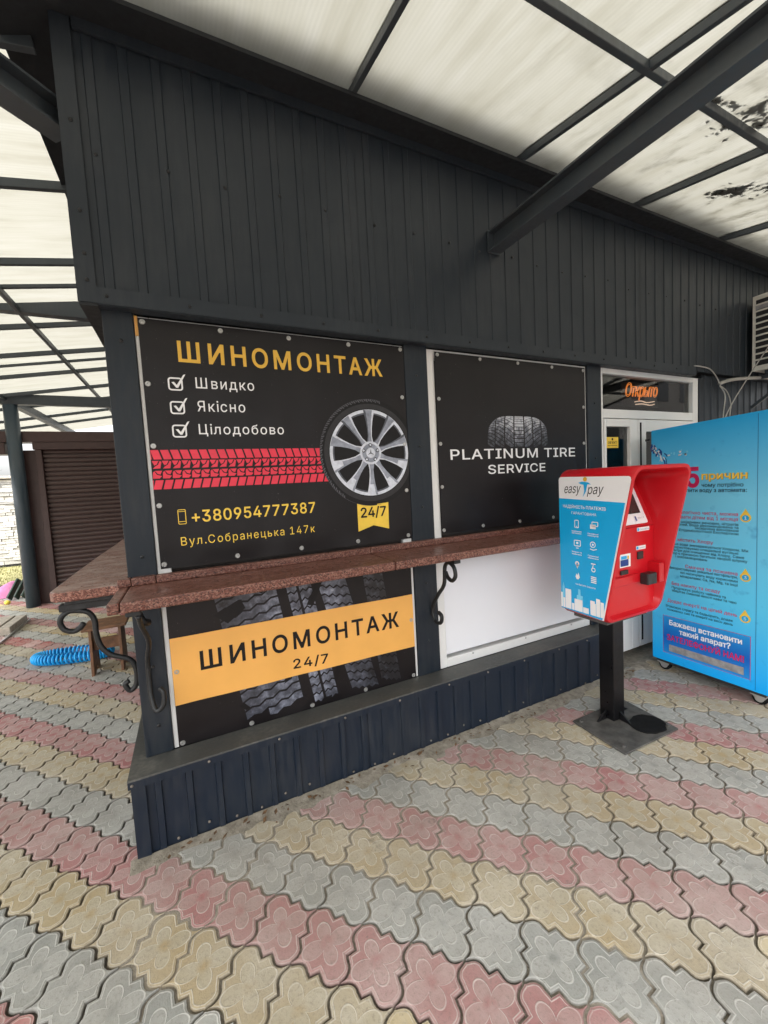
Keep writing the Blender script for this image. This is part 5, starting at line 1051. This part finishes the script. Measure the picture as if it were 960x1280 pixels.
sdp.rect(.538, .572, 1.190, 1.214, 'white_print', 2); IC(rrect(.55, .585, 1.205, 1.228, .003, 2)); 
IC(rrect(.435, .475, 1.085, 1.117, .003, 2)); I([(.447, 1.073), (.463, 1.073)]); sdp.ring(.455, 1.102, 0, .007, 'white_print', 2, n=10)
sdp.ring(.553, 1.103, .013, .0175, 'white_print', 2, n=18); sdp.ring(.553, 1.103, 0, .006, 'white_print', 2, n=8); I([(.536, 1.078), (.556, 1.073), (.577, 1.08)])
sdp.ring(.452, .983, .006, .014, 'white_print', 2, n=14); sdp.poly([(.441, .977), (.452, .953), (.463, .977)], 'white_print', 2)
I([(.540, .996), (.568, .996)], .006); sdp.ring(.554, .963, .008, .013, 'white_print', 2, n=14); I([(.554, .99), (.547, .972)])
sdp.poly([(.439, .905), (.446, .925), (.452, .913), (.458, .932), (.468, .905), (.458, .892), (.447, .892)], 'white_print', 2)
for k in range(4): I([(.538, .923-.010*k), (.571, .921-.010*k)], .006)
for (u, v, t_) in ((.420, 1.166, 'Мобільний'), (.420, 1.155, 'зв’язок'), (.523, 1.160, 'Банківські'), (.523, 1.149, 'послуги'), (.418, 1.047, 'Інтернет та'), (.418, 1.034, 'телебачення'), (.522, 1.037, 'Грошові'), (.522, 1.025, 'перекази')):
    sdp.text(t_, u, u+.064, v, .0075, 'white_print', 2, bold=.02, tilt=-.002)
sdp.text('та багато іншого', .437, .565, .859, .010, 'white_print', 2, bold=.01, tilt=-.002)
for u0, u1, v1, m_ in ((.348, .362, .822, 'pale_cyan_print'), (.455, .470, .835, 'pale_cyan_print'), (.445, .485, .800, 'pale_cyan_print')):
    sdp.rect(u0, u1, .71, v1, m_, 2+(u0*10 % 1)*.4)
sdp.poly([(.346, .822), (.364, .822), (.355, .86)], 'pale_cyan_print', 2)
for u0, u1, v1 in ((.337, .349, .795), (.352, .366, .765), (.368, .408, .822), (.412, .428, .745), (.430, .482, .775), (.486, .522, .738), (.532, .560, .788), (.560, .566, .775), (.568, .592, .806), (.594, .614, .792)):
    sdp.rect(u0, u1, .706, v1, 'white_print', 3)
sdp.build(term)
pb = B().box(2.166, 2.262, -.523, -.43, .012, .664); pb.obj('post', 'post_black', term, bevel=.004)
B().box(2.04, 2.40, -.575, -.36, .640, .664).obj('mount_plate', 'plate_steel', term, bevel=.003)
bp = B().prism([(1.972, -.392), (1.955, -.728), (2.41, -.742), (2.438, -.395)], 'z', .004, .014).obj('base_plate', 'plate_steel', term, bevel=.003)
gb = B()
for p_ in (((2.272, -.475), (2.36, -.475)), ((2.217, -.525), (2.217, -.60)), ((2.162, -.475), (2.08, -.475))):
    (ax_, ay_), (bx_, by_) = p_; d = Vector((bx_-ax_, by_-ay_, 0)).normalized(); s_ = Vector((-d.y, d.x, 0))*.005
    A, Bq, Tq = Vector((ax_, ay_, .0145)), Vector((bx_, by_, .0145)), Vector((ax_, ay_, .065))
    gb = B(); gb.add([A-s_, Bq-s_, Tq-s_, A+s_, Bq+s_, Tq+s_], [(0, 2, 1), (3, 4, 5), (0, 1, 4, 3), (1, 2, 5, 4), (2, 0, 3, 5)]); gb.obj('gusset', 'post_black', term)
pass
bo = B()
for x, y in ((2.0, -.43), (2.0, -.69), (2.385, -.70), (2.40, -.43)): bo.cyl((x, y, .0145), (x, y, .026), .011, 6)
bo.obj('anchor_bolts', 'plate_steel', term)
# black rubber offcut on the plate
r = random.Random(4); P = []
for k in range(40):
    a = 2*math.pi*k/40; q = 1+.10*noise.noise(Vector((math.cos(a)*2.2, math.sin(a)*2.2, 7)))+r.uniform(-.025, .025); P.append((2.30+.105*q*math.cos(a)*1.0, -.635+.085*q*math.sin(a)))
mt = B(); mt.prism(P, 'z', .0145, .021)
tag(mt.obj('rubber_mat', 'rubber', bevel=.002), 'ragged round black rubber mat lying on the steel foot plate', 'mat')
tag(B().tube(spline([(2.20, -.36, .655), (2.28, -.33, .60), (2.50, -.22, .52), (2.72, -.06, .56), (2.86, -.02, .60)], 8), .007, 8).obj('cable', 'black_cable', smooth=True), 'black cable sagging behind the payment kiosk towards the door', 'cable')

# ================================================================== WATER VENDING MACHINE
vm = empty('water_machine', (3.4, -.55, 0), 'blue water vending machine covered in lettering on castors', 'vending machine')
vx0, vx1, vy0, vy1, vz0, vz1 = 3.05, 3.78, -.900, -.222, .088, 1.785
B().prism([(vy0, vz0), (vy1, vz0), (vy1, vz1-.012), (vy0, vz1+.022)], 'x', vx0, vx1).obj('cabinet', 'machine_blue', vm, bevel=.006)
B().box(vx0+.02, vx1-.02, vy0+.02, vy1-.02, vz0-.022, vz0-.001).obj('underframe', 'black_box', vm)
vp = Print(lambda u, v, l_: (vx0-.0008-.0007*l_, -u, v))
vp.text('5', .455, .532, 1.365, .125, 'crimson_print', bold=.04)
vp.text('причин', .544, .788, 1.411, .046, 'yellow_print', 2, bold=.03)
vp.text('причин', .5455, .7895, 1.4095, .046, 'ink_print', 1, bold=.03)
vp.text('чому потрібно', .545, .768, 1.362, .024, 'ink_print', bold=.016)
vp.text('пити воду з автомата:', .455, .785, 1.328, .024, 'ink_print', bold=.016)
def para(lines, mat, cap, bold): 
    for t_, u0, u1, v in lines: vp.text(t_, u0, u1, v, cap, mat, bold=bold)
para([('Екологічно чиста, можна', .382, .742, 1.178), ('давати дітям від 1 місяця', .385, .742, 1.146), ('Не містить Хлору', .35, .612, .986), ('Смачна та поживна', .446, .742, .803), ('Без накипу та осаду', .36, .651, .668), ('Додає енергії на цілий день', .331, .742, .538)], 'crimson_print', .023, .008)
para([('від шкідливих речовин, нітратів', .38, .745, 1.116), ('і солей. Вода рекомендована та', .38, .745, 1.097), ('засвідчена висновком', .505, .745, 1.078), ('Епідеміологічної Експертизи', .41, .745, 1.058),
      ('Наша вода знезаражується Хлором. Ми', .345, .794, .957), ('використовуємо спеціальні вугільні', .345, .745, .935), ('фільтри для очищення від Хлору. Саме', .345, .775, .913), ('Хлор є причиною багатьох хвороб шлунку', .345, .791, .891), ('і онкозахворювань', .385, .578, .869),
      ('Використовуємо унікальні постфільтри,', .345, .743, .783), ('які насичують воду корисними', .415, .743, .758), ('мінералами: Ca, Na, Mg, та інші', .415, .743, .733),
      ('Продовжує роботу чайника та', .36, .682, .642), ('зберігає смакові якості кави та чаю', .36, .738, .620), ('Вгамовує спрагу та бадьорить, додає', .32, .72, .499), ('поживних сил та енергії на весь день', .33, .72, .474)], 'ink_print', .0165, .012)
for i, (u, v) in enumerate(((.78, 1.178), (.782, .808), (.782, .548))):
    vp.ring(u, v-.008, 0, .028, 'yellow_print', 1, n=22); vp.poly([(u-.026, v), (u+.026, v), (u, v+.046)], 'yellow_print', 1.5); vp.ring(u, v-.010, 0, .018, 'cyan_print', 2, n=18); vp.text(str(2*i+1), u-.006, u+.006, v-.019, .018, 'white_print', 3)
vp.rect(.30, .812, .155, .433, 'crimson_print', 1); vp.rect(.3025, .8095, .1575, .4305, 'box_print', 2)
vp.text('Бажаєш встановити', .343, .769, .370, .036, 'white_print', 3, bold=.028)
vp.text('такий апарат?', .408, .709, .319, .036, 'white_print', 3, bold=.028)
vp.text('ЗАТЕЛЕФОНУЙ НАМ!', .326, .780, .256, .040, 'crimson_print', 3, bold=.028)
vp.rect(.341, .779, .174, .224, 'tape', 3)
vp.stroke([(.836, .10), (.836, 1.79)], .002, 'navy_print', 1, part='door_seam')
# splash drawing at the upper left corner
r = random.Random(9)
for k in range(26):
    u = .226+r.random()*.10; v = 1.66-(u-.226)*.9+r.uniform(-.03, .03); a = r.uniform(.6, 2.2); l_ = r.uniform(.015, .04)
    vp.stroke([(u, v), (u+l_*.4*math.cos(a)+.006, v-l_*.5), (u+l_*math.cos(a), v-l_)], r.uniform(.004, .011), 'navy_print' if k % 3 else 'white_print', 1+(k % 2))
for k in range(22):
    vp.ring(.27+r.random()*.2, 1.60+r.uniform(-.02, .02), 0, r.uniform(.003, .008), 'pale_cyan_print' if k % 2 else 'white_print', 2, n=8)
vp.build(vm)
def caster(x, y):
    c = B(); c.box(x-.035, x+.035, y-.04, y+.04, vz0-.030, vz0-.0225)
    c.prism([(y-.035, .05), (y-.02, .03), (y+.01, .03), (y+.035, vz0-.031), (y-.035, vz0-.031)], 'x', x-.028, x-.022); c.prism([(y-.035, .05), (y-.02, .03), (y+.01, .03), (y+.035, vz0-.031), (y-.035, vz0-.031)], 'x', x+.022, x+.028)
    co_ = c.obj('castor', 'caster_metal', vm)
    B().tube([(x-.017, y, .04), (x-.013, y, .04), (x+.013, y, .04), (x+.017, y, .04)], [.034, .040, .040, .034], 20).obj('tyre', 'rubber', co_, smooth=False)
    B().tube([(x-.021, y, .04), (x+.021, y, .04)], .024, 16).obj('hub', 'caster_metal', co_)
for x in (vx0+.06, vx1-.06):
    for y in (vy0+.06, vy1-.06): caster(x, y)
B().box(3.035, 3.049, -.215, -.19, 1.70, 1.715).obj('latch', 'black_box', vm)

# ================================================================== AIR CONDITIONER AND CABLES
ac = empty('air_conditioner', (5.2, -.25, 2.3), 'cream outdoor air conditioner unit on the wall right of the door', 'air conditioner')
ax0, ax1, ay0, ay1, az0, az1 = 4.80, 5.60, -.40, -.10, 2.345, 3.02
B().box(ax0+.012, ax1, ay0, ay1, az0, az1).obj('case', 'ac_white', ac, bevel=.012)
B().box(ax0+.009, ax0+.0118, ay0+.03, ay1-.022, az0+.04, az1-.04).obj('coil', 'dark_interior', ac)
gl_ = B(); gl_.box(ax0, ax0+.0088, ay0+.004, ay0+.03, az0+.003, az1-.003); gl_.box(ax0, ax0+.0088, ay1-.022, ay1-.002, az0+.003, az1-.003); gl_.box(ax0, ax0+.0088, ay0+.03, ay1-.022, az0+.003, az0+.045); gl_.box(ax0, ax0+.0088, ay0+.03, ay1-.022, az1-.03, az1-.003)
gl_.obj('side_frame', 'ac_white', ac)
zz = lins(az0+.045, az1-.03, 12)
for z in zz[1:-1]: B().box(ax0+.001, ax0+.0085, ay0+.0305, ay1-.0225, z-.007, z+.007).obj('louver', 'ac_white', ac)
B().box(ax0-.002, ax0+.0007, ay0+.06, ay1-.024, az1-.128, az1-.092).obj('rating_plate', 'tape', ac)
for y in (-.30, -.20): B().bar((ax0+.02, y, az0-.018), (ax1-.02, y, az0-.018), .03, .03).obj('bracket', 'steel_paint', ac)
for x in (4.9, 5.5):
    B().bar((x, -.055, az0-.05), (x, -.42, az0-.05), .03, .03).obj('bracket', 'steel_paint', ac); B().bar((x, -.055, az0-.32), (x, -.38, az0-.07), .025, .025).obj('brace', 'steel_paint', ac)
tag(B().tube(spline([(4.35, -.05, 2.225), (4.55, -.06, 2.27), (4.85, -.12, 2.29), (5.1, -.14, 2.30)], 6), .015, 10).obj('conduit', 'wire', smooth=True), 'pale conduit running from the cables towards the air conditioner', 'conduit')
def wire(pts, r_, label, mat='wire'):
    tag(B().tube(spline(pts, 8), r_, 6).obj('wire', mat, smooth=True), label, 'wire')
wire([(3.92, -.066, 2.345), (4.02, -.068, 2.345), (4.18, -.06, 2.335), (4.30, -.05, 2.28), (4.35, -.055, 2.215)], .0055, 'white wire curving from the wall trim to the conduit end')
wire([(4.35, -.055, 2.20), (4.40, -.07, 2.12), (4.33, -.09, 1.95), (4.25, -.12, 1.75), (4.2, -.15, 1.4)], .0055, 'white wire drooping straight behind the blue machine')
wire([(4.35, -.05, 2.21), (4.45, -.06, 2.16), (4.50, -.07, 2.05), (4.46, -.08, 1.92), (4.42, -.1, 1.6)], .0055, 'white wire bowing out to the right behind the blue machine')
wire([(4.72, -.42, 2.75), (4.66, -.30, 2.55), (4.55, -.18, 2.27), (4.35, -.12, 1.98), (4.15, -.12, 1.7)], .005, 'thin white wire crossing in front of the air conditioner')

# ================================================================== DOOR SIGNS
ns = empty('neon_sign', (3.39, .05, 2.05), 'small orange lit script sign behind the glass over the door', 'sign')
LP = glyphs2d('Открыто', 0., .92, .32); xs_ = [q[0] for g_ in LP for l_ in g_ for q in l_]; a, c = min(xs_), max(xs_)
nb = B(); k_ = .42/(c-a); kz = .105/.728
for g_ in LP:
    for lp in g_:
        nb.tube([(3.185+(q[0]-a)*k_, .050, 2.085+q[1]*kz+.012*(q[0]-a)/(c-a)) for q in lp], .003, 5, closed=True)
nb.obj('lettering', 'neon_orange', ns)['kind'] = 'stuff'
B().tube(spline([(3.30, .05, 2.045), (3.38, .05, 2.055), (3.46, .05, 2.045), (3.56, .05, 2.058)], 6), .004, 6).obj('underline', 'neon_white', ns)
B().tube(spline([(3.31, .05, 2.025), (3.40, .05, 2.032), (3.50, .05, 2.025), (3.56, .05, 2.035)], 6), .004, 6).obj('underline', 'neon_white', ns)
bk_ = B().box(3.15, 3.63, .062, .066, 2.01, 2.20).obj('backing', 'dark_interior', ns)
st = empty('door_sticker', (2.96, .012, 1.67), 'small square yellow notice stuck inside the door glass', 'sticker')
B().box(2.890, 3.030, .0115, .0145, 1.675, 1.758).obj('sheet', 'yellow_print', st)
stp = Print(lambda u, v, l_: (u, .0113-.0006*l_, v))
stp.ring(2.96, 1.742, 0, .010, 'black_print', n=12); stp.text('ОБ’ЄКТ', 2.908, 3.012, 1.708, .016, 'black_print', bold=.03); stp.text('під охороною', 2.905, 3.015, 1.690, .009, 'black_print', bold=.02)
stp.build(st)

# ================================================================== YARD BEHIND, LEFT
gar = empty('shutter_garage', (-.9, 5.6, 0), 'brown roller shutter closing the far end of the yard', 'garage')
sh_ = B(); pts = []
z = .02
while z < 2.25:
    pts += [(5.470, z), (5.452, z+.010), (5.446, z+.030), (5.452, z+.052), (5.470, z+.060)]; z += .066
sh_.add([(x, y, zz_) for x in (-1.86, 1.2) for y, zz_ in pts], [(i, len(pts)+i, len(pts)+i+1, i+1) for i in range(len(pts)-1)])
o = sh_.obj('slats', 'shutter_brown', gar, fix=False); o['kind'] = 'stuff'
B().box(-2.10, -1.932, 5.46, 5.62, 0, 2.25).obj('jamb', 'shutter_box', gar)
B().box(-1.93, -1.855, 5.40, 5.50, 0, 2.25).obj('guide_rail', 'shutter_box', gar, bevel=.004)
B().box(-3.4, 1.25, 5.38, 5.62, 2.36, 2.51).obj('lintel', 'shutter_box', gar, bevel=.005)
B().box(-1.95, 1.25, 5.385, 5.62, 2.252, 2.356).obj('housing', 'shutter_box', gar, bevel=.005)
B().box(-1.95, 1.25, 5.64, 8.6, 0, 2.5).obj('wall', 'plaster', gar)
B().box(-3.4, -2.25, 5.38, 5.62, 2.19, 2.356).obj('lintel', 'shutter_box', gar, bevel=.005)
# stone boundary wall
sw = empty('stone_wall', (-6, 10.5, 0), 'pale ledge stone boundary wall beyond the lawn', 'wall')
B().box(-12, -1, 10.46, 10.75, 0, 2.08).obj('core', 'asphalt', sw)
st_ = B(); r = random.Random(2); z = .06
while z < 2.05:
    h = r.uniform(.04, .09); x = -7.5
    while x < -2.2:
        l_ = r.uniform(.12, .34); d = r.uniform(.0, .035); st_.box(x, x+l_-.008, 10.40+d, 10.455, z, z+h-.008); x += l_
    z += h
o = st_.obj('stones', 'ledge_stone', sw); o['kind'] = 'stuff'
B().box(-12, -1, 10.34, 10.8, 2.085, 2.15).obj('coping', 'concrete', sw, bevel=.01)
lawn = B().grid(lambda a, c: (a, c, .004+.01*noise.noise(Vector((a, c, 0)))), lins(-14, -2.0, 40), lins(7.7, 10.4, 14)).obj('lawn', 'lawn'); tag(lawn, kind='structure')
gb_ = B(); r = random.Random(5)
for k in range(5000):
    x, y = r.uniform(-8, -2.2), r.uniform(7.7, 10.35); a = r.uniform(0, 6.3); h = r.uniform(.02, .06); p = Vector((x, y, .005)); e = Vector((math.cos(a), math.sin(a), 0))*.006
    gb_.add([p-e, p+e, p+Vector((r.uniform(-.02, .02), r.uniform(-.02, .02), h))], [(0, 1, 2)])
plain('grass_blade', (.20, .2, .07), .8, var=.5, scale=8)
tag(gb_.obj('grass', 'grass_blade', fix=False), 'short yellowish grass on the lawn by the stone wall', 'grass', kind='stuff')
# low kerb of two blocks with a metal lip
kb = empty('kerb', (-2.2, 4.2, 0), 'low concrete kerb with a metal lip at the left of the yard', 'kerb')
B().box(-3.4, -2.072, 3.95, 4.5, 0, .10).obj('block', 'concrete', kb, bevel=.008); B().box(-2.066, -1.96, 3.95, 4.5, 0, .09).obj('block', 'concrete', kb, bevel=.008)
B().bar((-1.945, 3.4, .012), (-1.945, 4.52, .012), .02, .022).obj('lip', 'caster_metal', kb)
# stool
stl = empty('wooden_stool', (-.73, 2.2, 0), 'small brown wooden stool on the paving behind the side counter', 'stool')
B().prism([(2.04, .395), (2.34, .395), (2.34, .418), (2.04, .418)], 'x', -.895, -.575).obj('seat', 'wood', stl, bevel=.004)
for x in (-.845, -.632):
    B().prism([(2.06, 0), (2.14, 0), (2.19, .06), (2.24, 0), (2.32, 0), (2.29, .394), (2.09, .394)], 'x', x-.011, x+.011).obj('leg', 'wood', stl, bevel=.003)
B().box(-.833, -.644, 2.13, 2.15, .20, .30).obj('stretcher', 'wood', stl, bevel=.003)
# coiled hose: spiral wound along a flat loop
hp = []
N = 52; 
def loop(t):
    a = 2*math.pi*t; return Vector((-1.09+.29*math.cos(a), 2.60+.095*math.sin(a)-.16*(math.cos(a)*.5), .054))
for k in range(N*12):
    t = k/(N*12); c_ = loop(t); d = (loop(t+.002)-c_).normalized(); s_ = Vector((0, 0, 1)).cross(d); a = 2*math.pi*k/12
    hp.append(c_+s_*(.042*math.cos(a))+Vector((0, 0, 1))*(.042*math.sin(a)))
tag(B().tube(hp, .0095, 6).obj('coiled_hose', 'hose_blue', smooth=True), 'bright blue spiral air hose lying on the paving', 'hose')
# pink bundle and dark green panels by the column
pk = B().grid(lambda a, c: (-2.95+a*.45, 6.25+c*.5+.1*a, .22*math.sin(math.pi*min(1, max(0, a)))**.6*math.sin(math.pi*c)**.5*(1+.25*noise.noise(Vector((a*3, c*3, 2))))+.005), lins(0, 1, 22), lins(0, 1, 16))
tag(pk.obj('cloth_bundle', 'pink_cloth', smooth=True), 'pink cloth bundle on the paving left of the round column', 'bundle')
gp = empty('panel_stack', (-2.45, 6.05, 0), 'three dark green panels leaning together left of the round column', 'panels')
for k in range(3):
    x = -2.62+.085*k
    B().bar((x, 6.05, .03), (x+.10, 6.22, .29), .12, .035, up=(1, 0, .2)).obj('panel', 'dark_green', gp, bevel=.012)
tag(B().tube([(-2.56, 5.80, .0), (-2.56, 5.80, .02), (-2.56, 5.80, .045), (-2.56, 5.80, .06)], [.025, .038, .036, .015], 14).obj('yellow_knob', 'yellow_plastic', smooth=True), 'little yellow plastic knob on the paving by the dark panels', 'knob')

# ================================================================== BARE TREES (behind the yard and across the street)
def tree(name, x, y, h, seed, label):
    r = random.Random(seed); root = empty(name, (x, y, 0), label, 'tree'); tr_, cr = B(), B()
    def grow(p, d, l_, rad_, lev, tgt):
        pts = [p]; rr = [rad_]; q = p.copy(); dd = d.copy()
        for k in range(4):
            dd = (dd+Vector((r.uniform(-.16, .16), r.uniform(-.16, .16), r.uniform(-.02, .12)))).normalized(); q = q+dd*(l_/4); pts.append(q.copy()); rr.append(rad_*(1-.13*(k+1)))
        tgt.tube(pts, rr, 6 if lev < 2 else 4)
        if lev < 4:
            for k in range(4 if lev < 3 else 3):
                i = r.randint(2, 4); a = r.uniform(0, 6.3); nd = (dd+Vector((math.cos(a), math.sin(a), r.uniform(-.1, .5)))*r.uniform(.5, .95)).normalized()
                grow(pts[i], nd, l_*r.uniform(.55, .78), rr[i]*.6, lev+1, cr)
    grow(Vector((x, y, 0)), Vector((0, 0, 1)), h*.38, h*.028, 0, tr_)
    tr_.obj('trunk', 'bark', root, smooth=True); cr.obj('crown', 'bark', root, smooth=True)
tree('bare_tree', -6.4, 14.5, 6.0, 5, 'leafless tree standing beyond the stone wall')
tree('bare_tree', 11.0, -10.5, 8.0, 15, 'leafless tree across the street mirrored in the door glass')
tree('bare_tree', 15.5, -12.5, 8.5, 25, 'second leafless tree across the street behind the viewer')
# unseen block, added across the street to darken the door glass reflection
blk = empty('reflection_block', (30, -20, 0), 'grey block added behind the viewer to darken the door glass reflection', 'building')
B().box(16, 46, -26, -16, 0, 11).obj('wall', 'plaster', blk); B().box(15.7, 46.3, -26.3, -15.7, 11.01, 11.4).obj('roof', 'asphalt', blk)
wm = B().box(-.7, .7, -.03, .0, 0, 1.5).mesh('window', 'screen')
for i in range(10):
    for j in range(4):
        o = link('window', wm, blk); o.location = (17.5+2.9*i, -15.97, 1.0+2.7*j)
